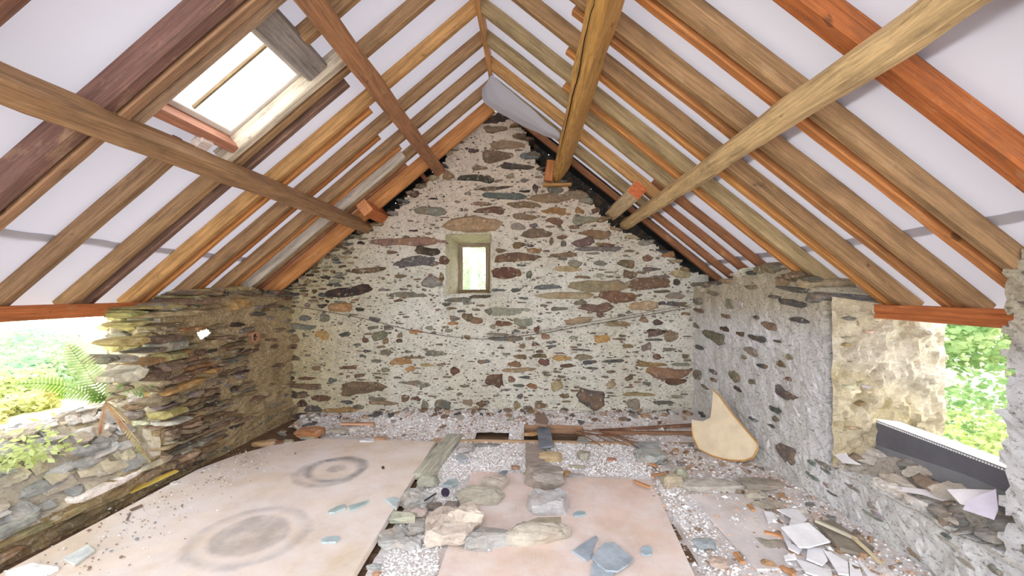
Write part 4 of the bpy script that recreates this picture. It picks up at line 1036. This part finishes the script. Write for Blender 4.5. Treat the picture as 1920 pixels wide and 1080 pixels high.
# slates on the big plywood
slab('slate', 'left one of two grey slate shards lying side by side on the big plywood', 'slate', [(615, 961), (634, 951), (648, 948), (648, 955), (628, 963), (617, 964)], .037, .012, (146, 160, 160))
slab('slate', 'long pointed grey slate shard, right of the pair on the big plywood', 'slate', [(653, 952), (676, 945), (693, 940), (682, 949), (658, 960)], .037, .012, (146, 162, 162))
slab('slate', 'lone flat grey slate shard low on the big plywood', 'slate', [(602, 1015), (612, 1010), (634, 1008), (638, 1012), (630, 1019), (604, 1020)], .037, .012, (158, 172, 176))
slab('slate', 'tiny dark chip on the big plywood right of the soot ring', 'slate', [(715, 876), (720, 875), (721, 879), (717, 880)], .037, .006, (70, 62, 56))
# slates on the pink sheet
slab('slate', 'triangular blue-grey roof slate on the pink plywood sheet', 'slate', [(1073, 1036), (1092, 1022), (1118, 1007), (1121, 1012), (1112, 1030), (1110, 1046), (1100, 1054)], .016, .010, (142, 152, 162))
slab('slate', 'largest pointed blue-grey roof slate, overlapping another on the pink sheet', 'slate', [(1109, 1047), (1133, 1020), (1150, 1019), (1162, 1028), (1188, 1050), (1180, 1060), (1158, 1074), (1136, 1072), (1120, 1060)], .026, .010, (146, 156, 166))
slab('slate', 'slate lying partly beneath the large pointed slate', 'slate', [(1110, 1058), (1125, 1060), (1150, 1076), (1156, 1090), (1106, 1090)], .016, .009, (152, 162, 172))
slab('slate', 'small round blue slate disc on the pink sheet', 'slate', [(1201, 1032), (1206, 1027), (1218, 1026), (1224, 1032), (1221, 1042), (1210, 1044), (1202, 1039)], .016, .010, (146, 160, 170))
slab('slate', 'small narrow slate chip in the middle of the pink sheet', 'slate', [(1075, 965), (1082, 961), (1096, 961), (1098, 966), (1088, 969), (1077, 969)], .016, .010, (140, 156, 164))
# the ring of stones in mid floor
rock('big pinkish-white boulder at the centre of the stone ring', 836, 990, 92, 92, (216, 202, 190), 1, rough=.07, lay=.7)
rock('pale block leaning on the big pinkish boulder', 866, 968, 62, 60, (222, 210, 196), 2, z=.05, lay=.5)
rock('grey-white boulder with a blue-green face in front of the ring', 905, 1010, 92, 60, (186, 184, 182), 3, lay=.55)
rock('long layered stone closing the front right of the ring', 1001, 1006, 116, 58, (202, 194, 180), 4, lay=.5, rz=.06)
rock('smooth light grey square block on the right of the ring', 1031, 945, 62, 54, (204, 202, 204), 5, lay=.55, ex=.4)
slab('slate', 'thin slate sliver wedged between the square block and the long stone', 'slate', [(988, 982), (1008, 974), (1052, 973), (1052, 980), (1020, 983)], .05, .014, (150, 142, 124))
rock('dark mossy grey boulder at the back right of the ring', 1024, 896, 66, 56, (164, 156, 148), 6, lay=.5)
rock('ochre stone behind the dark mossy boulder', 1034, 858, 43, 25, (216, 190, 146), 7, lay=.5)
rock('layered greenish-grey stone at the back left of the ring', 897, 932, 76, 44, (192, 187, 172), 8, lay=.5)
rock('pointed pale stone behind the layered greenish one', 926, 908, 44, 34, (198, 188, 176), 9, lay=.4)
rock('split grey slab leaning on the edge of the big plywood', 772, 934, 52, 46, (192, 192, 189), 10, lay=.8, rough=.09, rz=.5)
rock('pale green flat-topped stone overhanging the plywood edge', 750, 974, 46, 34, (188, 192, 172), 11, z=.03, lay=.6)
rock('grey wedge stone lower left of the stone ring', 727, 1013, 48, 48, (188, 188, 185), 12, lay=.7, rz=.5)
rock('rounded light grey stone in front of the wedge stone', 763, 1021, 46, 34, (196, 196, 196), 13, lay=.55)
rock('slanting grey stone left of the big pinkish boulder', 783, 988, 42, 36, (182, 180, 176), 14, lay=.6)
rock('small pink stone tucked between the leaning slab and green stone', 779, 960, 33, 26, (206, 190, 182), 15, z=.02, lay=.6)
rock('mossy green lump on the end of the dusty baulk', 800, 900, 36, 30, (174, 176, 160), 16, z=.04, lay=.6)
slab('slate', 'curved pale slate over the plywood edge above the green stone', 'slate', [(722, 939), (737, 934), (752, 938), (744, 944), (744, 958), (736, 950)], .04, .012, (168, 180, 182))
slab('slate', 'blue-grey slate behind the dark round disc', 'slate', [(828, 912), (840, 902), (857, 899), (858, 908), (848, 913)], .03, .012, (142, 156, 160))
slab('slate', 'blue-grey slate on the gravel near the baulk', 'slate', [(853, 857), (862, 853), (880, 862), (868, 866)], .03, .012, (156, 162, 168))
slab('slate', 'flat slate chip at the top edge of the pink sheet', 'slate', [(935, 889), (944, 884), (952, 885), (945, 891)], .018, .012, (122, 132, 140))
slab('slate', 'small blue slate standing right of the pointed pale stone', 'slate', [(944, 903), (948, 896), (953, 905), (950, 909)], .018, .03, (146, 160, 168))
d0 = W3(835, 927)
dk = slab('slate_disc', 'dark purple round disc behind the big pinkish boulder', 'disc', [(827+8*(1+math.cos(a*.628)), 925+7*math.sin(a*.628)) for a in range(10)], .085, .014, (52, 46, 66))
o = tube('metal_rod', [W3(796, 939, .06), W3(818, 925, .08)], .006, MP, lin(56, 56, 60)); tag(o, 'short dark rod poking out of the stones by the disc', 'rod')
for i, (x, y, w, h, c, lab) in enumerate([(845, 945, 20, 14, (150, 140, 132), 'small brown rubble piece below the dark rod'), (812, 950, 26, 18, (128, 118, 110), 'dark angular chunk left of the dark rod'),
        (800, 968, 20, 14, (150, 140, 134), 'small stone beside the pink tucked stone'), (862, 925, 22, 16, (170, 176, 176), 'small grey stone touching the layered greenish stone'),
        (770, 1000, 18, 12, (190, 186, 182), 'small pale pebble between the slanting and rounded stones'), (700, 1062, 26, 14, (176, 182, 182), 'grey stone by the plywood edge at the bottom'),
        (706, 1076, 16, 16, (196, 150, 120), 'tan crumb at the bottom of the gravel strip'), (872, 842, 28, 20, (182, 184, 186), 'grey stone on the gravel right of the baulk end'),
        (966, 876, 16, 10, (186, 150, 128), 'little pinkish stone above the pink sheet'), (1062, 888, 16, 14, (196, 160, 116), 'orange crumb at the corner of the dark boulder'),
        (1079, 892, 30, 12, (186, 180, 178), 'flat grey stone on the top edge of the pink sheet'), (1096, 855, 22, 22, (160, 168, 152), 'greenish stone leaning in the gravel right of the ochre stone'),
        (1084, 874, 30, 10, (176, 172, 150), 'flat olive stone lying right of the ochre stone'), (1148, 862, 16, 10, (176, 130, 108), 'rust-brown crumb on the white gravel'),
        (1093, 826, 20, 14, (150, 152, 144), 'grey stone at the near lip of the larger floor hole'), (910, 834, 50, 8, (150, 148, 146), 'flat grey stone at the lip of the smaller floor hole'),
        (995, 813, 26, 10, (188, 146, 96), 'ochre stone between the two floor holes'), (857, 785, 30, 22, (178, 172, 168), 'square grey block against the gable above the baulk'),
        (655, 805, 30, 12, (226, 222, 214), 'white lump in front of the timber offcut'), (630, 808, 34, 14, (180, 178, 168), 'grey stone left of the white lump'),
        (572, 812, 44, 28, (186, 128, 84), 'orange-brown slab stone in the dark left corner'), (489, 831, 38, 20, (186, 150, 104), 'ochre boulder at the foot of the left wall'),
        (522, 829, 16, 9, (140, 98, 76), 'small red-brown stone right of the ochre boulder'), (535, 828, 22, 10, (186, 176, 156), 'small pale stone before the dark left corner'),
        (574, 820, 26, 9, (168, 176, 160), 'greenish flat stone at the far edge of the big plywood'), (710, 822, 22, 11, (196, 158, 126), 'tan stone on the rubble above the big plywood'),
        (686, 826, 28, 10, (226, 224, 226), 'white lime lump at the far edge of the big plywood'), (793, 850, 16, 10, (196, 190, 182), 'little flat stone on the plywood corner'),
        (740, 783, 22, 14, (226, 222, 218), 'white stone in the heap left of the gable centre'), (990, 780, 14, 10, (232, 232, 232), 'white lump below the gable right of centre')]):
    rock(lab, x, y, w, h, c, 100+i, z=.03 if y < 830 else .012, lay=.5, cat='stone')
# slates bridging the hole
slab('slate', 'dark blue slate bridging the larger floor hole', 'slate', [(1006, 804), (1031, 803), (1038, 838), (1012, 842)], .045, .012, (112, 118, 128))
o = slab('slate', 'brown slate propped in the rubble behind the bridging slate', 'slate', [(1003, 778), (1020, 775), (1028, 790), (1024, 800), (1005, 797)], .10, .018, (132, 112, 100))
# stones on the right
rock('long flat grey stone right of the pink sheet corner', 1345, 916, 118, 36, (196, 190, 180), 31, lay=.55)
rock('tan upright stone left of the long flat stone', 1263, 905, 30, 40, (182, 170, 146), 32, lay=.4)
rock('small leaning olive stone against the long flat stone', 1281, 894, 20, 32, (182, 182, 160), 33, lay=.35)
rock('grey slab at the right end of the white gravel', 1232, 862, 46, 42, (180, 184, 180), 34, lay=.8)
rock('angular grey stone just below the back right battens', 1222, 839, 46, 26, (176, 180, 180), 35, lay=.6)
rock('dark flat slate chunk just under the grey slab', 1245, 884, 40, 20, (150, 154, 160), 36, lay=.8)
rock('blue slate pile chunk left of the curved board', 1285, 872, 46, 20, (150, 160, 170), 37, lay=.7)
rock('flat brown-grey stone by the dark gap at the right wall', 1438, 908, 72, 28, (168, 160, 148), 38, z=.05, lay=.6)
rock('pale square stone under the brown-grey flat one', 1422, 930, 32, 26, (190, 182, 166), 39, z=.02, lay=.5)
rock('long low stone in front of the dark gap', 1460, 948, 68, 20, (176, 168, 154), 40, z=.03, lay=.6)
rock('grey-brown stone left of the white broken tiles', 1456, 1026, 52, 34, (172, 166, 154), 41, lay=.6)
rock('blue-grey stone on the dusty grey board', 1326, 1019, 38, 22, (160, 168, 174), 42, z=.03, lay=.6)
rock('pinkish lump near the bottom right of the dusty board', 1352, 1055, 30, 26, (206, 184, 172), 43, z=.03, lay=.6)
rock('white rounded lump at the right wall foot', 1508, 960, 16, 16, (226, 226, 218), 44, z=.05, lay=.5)
for i, (a, b, lab) in enumerate([((1188, 903), (1218, 915), 'splintered orange wood piece at the corner of the pink sheet'), ((1222, 893), (1246, 889), 'tan wood splinter above the corner of the pink sheet'), ((1210, 868), (1232, 876), 'orange wood splinter on the gravel by the grey slab'),
        ((1380, 1040), (1392, 1058), 'upright reddish wood chip on the dusty board'), ((1465, 1065), (1490, 1082), 'brown wood chip below the white tiles'), ((1434, 1000), (1468, 1008), 'brown splinter left of the large white tile'), ((1405, 950), (1414, 960), 'short brown chip by the long low stone')]):
    o = bar('wood_splinter', W3(*a, .03), W3(*b, .035), (0, 0, 1), .028, .014, lin(196, 146, 104), MWS, jit=.004); tag(o, lab, 'splinter')
# white broken tiles
TZ = .05; TC = (240, 240, 246)
for pts, z, lab in [([(1456, 957), (1493, 956), (1513, 975), (1500, 986), (1480, 985), (1484, 972)], .06, 'broken white tile nearest the right wall gap'),
        ([(1464, 993), (1515, 986), (1557, 1016), (1514, 1025), (1498, 1024)], .09, 'largest white tile, tilted on top of the broken heap'),
        ([(1464, 997), (1480, 1008), (1484, 1022), (1505, 1028), (1498, 1040), (1478, 1030)], .05, 'white tile piece under the left edge of the largest tile'),
        ([(1514, 1028), (1540, 1030), (1552, 1052), (1542, 1062), (1512, 1050)], .05, 'white tile piece below the largest tile'),
        ([(1541, 1031), (1560, 1040), (1590, 1056), (1592, 1080), (1572, 1078), (1556, 1052)], .05, 'long white tile piece at the lower right of the heap'),
        ([(1494, 1051), (1520, 1058), (1560, 1076), (1560, 1090), (1510, 1075)], .045, 'white tile strip along the bottom of the heap'),
        ([(1469, 1044), (1490, 1040), (1494, 1050), (1472, 1052)], .045, 'small white tile corner left of the heap'),
        ([(1432, 960), (1448, 962), (1458, 975), (1440, 982)], .04, 'small white plaster fragment near the low stone'),
        ([(1592, 1052), (1610, 1062), (1620, 1090), (1594, 1090)], .05, 'white tile fragment at the bottom edge right of the heap'),
        ([(1606, 1050), (1640, 1062), (1680, 1088), (1630, 1088)], .05, 'grey-white board fragment at the bottom right')]:
    slab('tile_shard', lab, 'tile', pts, z, .008, TC, MP, rx=.12 if z > .08 else 0)
p0, p1, p2 = W3(1528, 978, .12), W3(1608, 1014, .09), W3(1655, 1062, .06)
o = bar('trim_strip', p0, p1, (0, 0, 1), .02, .015, lin(196, 188, 170), MW); tag(o, 'thin dusty trim strip lying above the white tiles', 'strip')
o = bar('trim_strip', W3(1600, 1010, .10), W3(1656, 1062, .06), (0, 0, 1), .018, .014, lin(206, 192, 160), MW); tag(o, 'thin yellowish strip running down from the trim strip', 'strip')
o = bar('trim_strip', W3(1655, 1058, .06), W3(1690, 1086, .05), (0, 0, 1), .02, .012, lin(216, 212, 206), MP); tag(o, 'pale strip at the bottom edge beside the right wall', 'strip')
slab('slate', 'dark slate slab tilted against the right wall foot', 'slate', [(1524, 985), (1560, 985), (1640, 1030), (1630, 1045), (1575, 1030)], .07, .02, (120, 112, 102), rx=.1)

# cream curved board leaning on the right wall
cb = [(1337, 731), (1349, 742), (1375, 778), (1404, 812), (1420, 830), (1421, 842), (1412, 858), (1396, 864), (1366, 863), (1336, 855), (1310, 842), (1300, 820), (1297, 800), (1297, 787), (1318, 790), (1332, 783), (1335, 760)]
nb = Vector((.55, -.10, -.16)); B0 = on_floor(1390, 864, 0.085)
nrm = Vector((-1, -.55, .38)).normalized()
P = [hit(x, y, nrm, nrm.dot(B0)) for x, y in cb]
V = [p for p in P]+[p-nrm*.014 for p in P]; n = len(P)
Fc = [tuple(range(n)), tuple(reversed(range(n, 2*n)))]+[(i, n+i, n+(i+1) % n, (i+1) % n) for i in range(n)]
curved = thing('curved_board', 'cream curved board with a pointed top leaning on the right wall', 'board', B0)
o = mesh_obj('panel', V, Fc, MP, None, lin(224, 207, 178)); o.parent = curved; o.matrix_parent_inverse = Matrix.Translation(-B0)
Q = [p+nrm*.003 for p in P]
o = tube('edge_band', Q[:13], .006, MP, lin(200, 150, 82)); o.parent = curved; o.matrix_parent_inverse = Matrix.Translation(-B0)

# charcoal fascia on the right sill
fx = 2.25; FY0, FY1 = 2.02, 2.95
fas = thing('fascia_board', 'charcoal grey fascia board standing on the right sill', 'fascia', (fx, 2.5, .47))
def at_f(o): o.parent = fas; o.matrix_parent_inverse = Matrix.Translation(-Vector(fas.location)); return o
at_f(bar('face', (fx+.01, FY0, .47), (fx+.01, FY1, .47), (0, 0, 1), .012, .186, lin(98, 98, 106), MP, jit=.0008, seg=.3))
at_f(bar('lower_flange', (fx-.02, FY0, .455), (fx-.0, FY1, .455), Vector((.25, 0, 1)), .010, .095, lin(122, 124, 130), MP, jit=.0008, seg=.3))
at_f(bar('top_return', (fx+.07, FY0, .652), (fx+.07, FY1, .652), (0, 0, 1), .12, .006, lin(240, 240, 244), MP, jit=.0005, seg=.3))
for i in range(64):
    y = FY0+.008+(FY1-FY0-.016)*i/63
    if i == 0:
        h = .004; V = [(-h, -h, -h), (h, -h, -h), (h, h, -h), (-h, h, -h), (-h, -h, h), (h, -h, h), (h, h, h), (-h, h, h)]
        s0 = mesh_obj('vent_slot', V, [(3, 2, 1, 0), (4, 5, 6, 7), (0, 1, 5, 4), (1, 2, 6, 5), (2, 3, 7, 6), (3, 0, 4, 7)], MP, fas, lin(238, 238, 240)); so = s0
    else: so = s0.copy(); COL.objects.link(so)
    so.location = Vector((fx+.004, y, .650))-Vector(fas.location)
# papers and scraps on the right sill
def scrap(name, label, cat, pts, tilt, col, x, th=.004):
    """flat piece on the sill slope, outline in pixels on a plane tilted toward the room through wall offset x"""
    nn = Vector((-tilt, 0, 1)).normalized(); b = on_right(*pts[0], x)
    Pq = [hit(px_, py_, nn, nn.dot(b)) for px_, py_ in pts]; n = len(Pq)
    V = [p for p in Pq]+[p+nn*th for p in Pq]
    Fc = [tuple(range(n)), tuple(reversed(range(n, 2*n)))]+[(i, (i+1) % n, n+(i+1) % n, n+i) for i in range(n)]
    o = mesh_obj(name, V, Fc, MP, None, lin(*col)); return tag(o, label, cat)
scrap('paper_sheet', 'folded white paper sheet on the right sill under the fascia board', 'paper', [(1776, 919), (1812, 918), (1862, 920), (1868, 948), (1820, 950), (1800, 945)], .4, (240, 238, 246), .06)
scrap('paper_sheet', 'creased lilac-white paper fan at the far right of the sill', 'paper', [(1816, 938), (1868, 918), (1872, 955), (1864, 975), (1806, 956)], .7, (222, 216, 236), .03)
scrap('paper_sheet', 'long white paper strip left of the folded sheet', 'paper', [(1678, 912), (1720, 917), (1776, 924), (1792, 948), (1730, 928), (1680, 920)], .5, (234, 230, 236), .05)
scrap('paper_sheet', 'small white scrap on the sill in front of the fascia end', 'paper', [(1556, 838), (1585, 845), (1592, 858), (1615, 872), (1580, 868), (1560, 850)], .5, (232, 230, 236), .05)
scrap('tile_shard', 'tiny bright white shard on the sill left of the small scrap', 'tile', [(1524, 859), (1552, 860), (1545, 865), (1530, 864)], .4, (246, 246, 246), .03)

# ================================================================== PLANTS
def frond(base, tip, lift, n, wid, name, parent, col, droop=0.0, side=None):
    """a fern frond: a curved rib with paired leaflets"""
    base, tip = Vector(base), Vector(tip); V, Fc = [], []
    mid = base.lerp(tip, .5)+Vector((0, 0, lift)); pts = []
    for i in range(n+1):
        t = i/n; pts.append((1-t)**2*base+2*t*(1-t)*mid+t*t*tip)
    ax = (tip-base).normalized(); sd = Vector(side).normalized() if side else ax.cross(Vector((0, 0, 1))).normalized()
    for i in range(1, n):
        t = i/n; p = pts[i]; d = (pts[i+1]-pts[i-1]).normalized(); L = wid*(math.sin(math.pi*min(1, t*.92+.12))**.7)
        for s in (-1, 1):
            q = p+sd*s*L+d*L*.35-Vector((0, 0, droop*L)); w = d*min(.03, (tip-base).length/n*.62); b = len(V)
            m1 = p.lerp(q, .5)
            V += [p-w*.5, p+w*.5, m1+w*.8, q, m1-w*.5]; Fc.append((b, b+1, b+2, b+3, b+4))
    for i in range(n):
        b = len(V); e = sd*.0025; V += [pts[i]-e, pts[i]+e, pts[i+1]+e, pts[i+1]-e]; Fc.append((b, b+1, b+2, b+3))
    return mesh_obj(name, V, Fc, ML, parent, col)
FB = on_left(198, 752, .10)
fern = thing('fern', 'bright green fern growing from the left window jamb', 'fern', FB)
def lpx(x, y, d): return on_left(x, y, d)
def addf(o): o.parent = fern; o.matrix_parent_inverse = Matrix.Translation(-FB); return o
gcol, gcol2 = lin(70, 124, 16), lin(110, 150, 50)
for (tx, ty, d, lift, n, w, c, side) in [(122, 640, -.03, .03, 24, .10, gcol, (.1, 1, .25)), (20, 722, .12, .10, 26, .06, gcol2, (.2, .3, 1)), (232, 722, .02, .05, 14, .05, gcol, (.1, .6, .8)), (100, 745, .2, .08, 18, .06, gcol2, (.2, .3, 1)), (160, 760, -.02, .05, 12, .05, gcol, (.2, .6, .6))]:
    addf(frond(FB, lpx(tx, ty, d), lift, n, w, 'frond', None, c, 0, side))
for (tx, ty, d, lift, c) in [(290, 878, -.06, .02, lin(176, 96, 54)), (186, 818, -.02, .0, lin(170, 88, 60)), (250, 800, -.03, .03, lin(186, 104, 58)), (240, 745, -.02, .04, lin(150, 90, 50))]:
    addf(frond(FB, lpx(tx, ty, d), lift, 26, .028, 'dead_frond', None, c, .8, (.2, 1, 0)))
for (tx, ty) in ((262, 830), (236, 790)): addf(tube('stem', [FB, lpx(tx, ty, -.03)], .003, MW, lin(206, 186, 156)))
def weed(label, x, y, d, n, sz, col, seed):
    r = random.Random(seed); B = lpx(x, y, d); t = thing('weed', label, 'plant', B); V, Fc = [], []
    for i in range(n):
        p = Vector((r.gauss(0, sz*.5), r.gauss(0, sz*.6), abs(r.gauss(0, sz*.6))+.01)); a = Vector((r.gauss(0, 1), r.gauss(0, 1), r.gauss(0, .6))).normalized(); b = a.cross(Vector((r.gauss(0, 1), r.gauss(0, 1), 1))).normalized()
        L = sz*r.uniform(.10, .20); k = len(V); V += [p-a*L, p+b*L*.5, p+a*L, p-b*L*.5]; Fc.append((k, k+1, k+2, k+3))
    mesh_obj('leaves', V, Fc, ML, t, col)
    for i in range(5):
        q = Vector((r.gauss(0, sz*.3), r.gauss(0, sz*.3), sz*r.uniform(.5, 1.1))); o = tube('stem', [(0, 0, 0), q*.5+Vector((0, .01, 0)), q], .0022, ML, col, t, 4)
    return t
weed('small leafy weed in the wall crack right of the fern', 262, 745, .0, 46, .08, lin(130, 176, 90), 1)
weed('pale bramble sprig over the left edge of the sill', 60, 870, .10, 150, .17, lin(200, 214, 140), 2)
weed('tiny green weed at the foot of the jamb above the sill lip', 258, 852, .0, 34, .05, lin(140, 182, 120), 3)
weed('sprig of light green leaves at the left picture edge of the sill', 12, 880, .2, 110, .14, lin(206, 216, 150), 4)

# ================================================================== OUTSIDE
def ground(name, x0, x1, y0, y1, zf, n, mat, col, label):
    V, Fc = [], []
    for i in range(n+1):
        for j in range(n+1):
            x, y = x0+(x1-x0)*i/n, y0+(y1-y0)*j/n; V.append((x, y, zf(x, y)))
    for i in range(n):
        for j in range(n):
            q = i*(n+1)+j; Fc.append((q, q+n+1, q+n+2, q+1))
    o = mesh_obj(name, V, Fc, mat, None, col); o['kind'] = 'structure'; return o
MGR = mat_plain('grass_ground', .95, .1, .3, 5, .5)
ground('ground', -30, -3.38, -12, 30, lambda x, y: .50+.12*nz(x*.7, y*.7)-.10*max(0, -x-4)+.0*y, 40, MGR, lin(228, 224, 180), '')
ground('ground', 2.62, 30, -12, 30, lambda x, y: .25-.10*min(4, x-2.6)+.10*nz(x*.6, y*.6), 40, MGR, lin(232, 230, 218), '')
ground('ground', -3.38, 2.62, 5.6, 30, lambda x, y: -.2+.1*nz(x, y), 20, MGR, lin(206, 214, 150), '')
def leaf_cloud(name, parent, blobs, n, sz, col, seed, surf=.75):
    r = np.random.RandomState(seed); tot = sum(b[3] for b in blobs); V = []; 
    for (c, rad, sq, wgt) in blobs:
        k = int(n*wgt/tot); d = r.normal(size=(k, 3)); d /= np.linalg.norm(d, axis=1)[:, None]
        rr_ = (surf+(1-surf)*r.rand(k, 1))*rad; p = np.array(c)+d*rr_*np.array([1, 1, sq])
        a = r.normal(size=(k, 3)); a /= np.linalg.norm(a, axis=1)[:, None]; a[:, 2] *= .5
        b = np.cross(a, d+r.normal(size=(k, 3))*.6); b /= np.linalg.norm(b, axis=1)[:, None]+1e-9
        s = sz*(.6+.8*r.rand(k, 1)); V.append(np.stack([p-a*s, p+b*s*.55, p+a*s, p-b*s*.55], 1))
    V = np.concatenate(V); k = len(V)
    me = bpy.data.meshes.new(name); me.from_pydata(V.reshape(-1, 3).tolist(), [], [(4*i, 4*i+1, 4*i+2, 4*i+3) for i in range(k)]); me.update(); me.materials.append(ML)
    o = bpy.data.objects.new(name, me); o.color = col; return link(o, parent)
def tree(label, x, y, z0, h, rad, n, col, seed, low=.0, tcol=(150, 140, 124), group='trees outside'):
    r = random.Random(seed); t = thing('tree', label, 'tree', (x, y, z0), group)
    tube('trunk', [(0, 0, -.2), (r.uniform(-.1, .1), r.uniform(-.1, .1), h*.5), (r.uniform(-.2, .2), r.uniform(-.2, .2), h*.9)], [.11, .09, .05], MW, lin(*tcol), t, 8)
    bl = []
    for i in range(22):
        zz = low+(h-low)*r.random(); a = r.uniform(0, 6.28); q = rad*(.35+.65*r.random())*(1-.5*abs(zz/h-.5))
        bl.append(((math.cos(a)*q, math.sin(a)*q, zz), rad*r.uniform(.28, .5), .6, 1))
    leaf_cloud('foliage', t, bl, n*2, .042, col, seed); return t
tree('light green leafy tree filling the right opening', 5.2, 4.7, -.1, 4.6, 1.5, 9000, lin(130, 166, 112), 1, .0)
tree('yellow-green tree seen at the right side of the right opening', 5.0, 3.4, -.1, 4.2, 1.3, 7000, lin(166, 186, 122), 2, .1)
tree('deeper green tree farther off in the right opening', 7.4, 6.6, -.3, 6.0, 2.0, 8000, lin(92, 150, 96), 3, .0, (226, 214, 204))
tree('tall thin tree seen through the gable window', -1.2, 9.6, -.2, 6.5, .9, 3500, lin(80, 132, 60), 4, 1.2, (170, 180, 150))
tree('bright bushy tree beyond the gable window', -2.0, 10.5, -.2, 2.5, 1.1, 5000, lin(110, 160, 44), 5, .0)
def shrub(label, x, y, z, rad, n, col, seed):
    t = thing('shrub', label, 'shrub', (x, y, z), 'shrubs outside'); r = random.Random(seed)
    leaf_cloud('foliage', t, [((r.gauss(0, rad*.5), r.gauss(0, rad*.5), rad*.35+r.uniform(0, rad*.4)), rad*r.uniform(.4, .7), .7, 1) for i in range(8)], int(n*1.5), .032, col, seed, .6)
    tube('stem', [(0, 0, -.1), (.02, .03, rad*.6)], .02, MW, lin(130, 110, 90), t); return t
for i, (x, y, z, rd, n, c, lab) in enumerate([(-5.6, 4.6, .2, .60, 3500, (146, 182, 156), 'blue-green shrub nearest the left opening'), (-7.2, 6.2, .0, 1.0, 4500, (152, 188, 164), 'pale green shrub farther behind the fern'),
        (-6.6, 4.6, .1, .75, 3500, (156, 188, 156), 'low shrub in the middle of the left opening'), (-8.4, 7.6, -.1, 1.3, 4500, (166, 196, 178), 'shrub with haze-paled leaf colour on the far bank left'), (-5.0, 3.7, .3, .42, 2400, (190, 198, 140), 'yellow-green grass clump outside the left sill'),
        (-4.3, 3.25, .38, .30, 1800, (206, 196, 130), 'straw-yellow clump just outside the left sill'), (-9.5, 7.0, -.2, 1.2, 4000, (172, 200, 184), 'shrub with haze-paled leaf colour at the far left of the opening')]):
    shrub(lab, x, y, z, rd, n, lin(*c), 40+i)  # pale leaf colours paint in the washed-out haze of bright daylight
shrub('yellow-green bush at the foot of the gable window view', -1.45, 7.6, -.2, .95, 3600, lin(120, 164, 40), 60)
shrub('low bright bush behind the right sill fascia', 4.2, 3.3, -.1, .55, 3000, lin(196, 214, 140), 61)
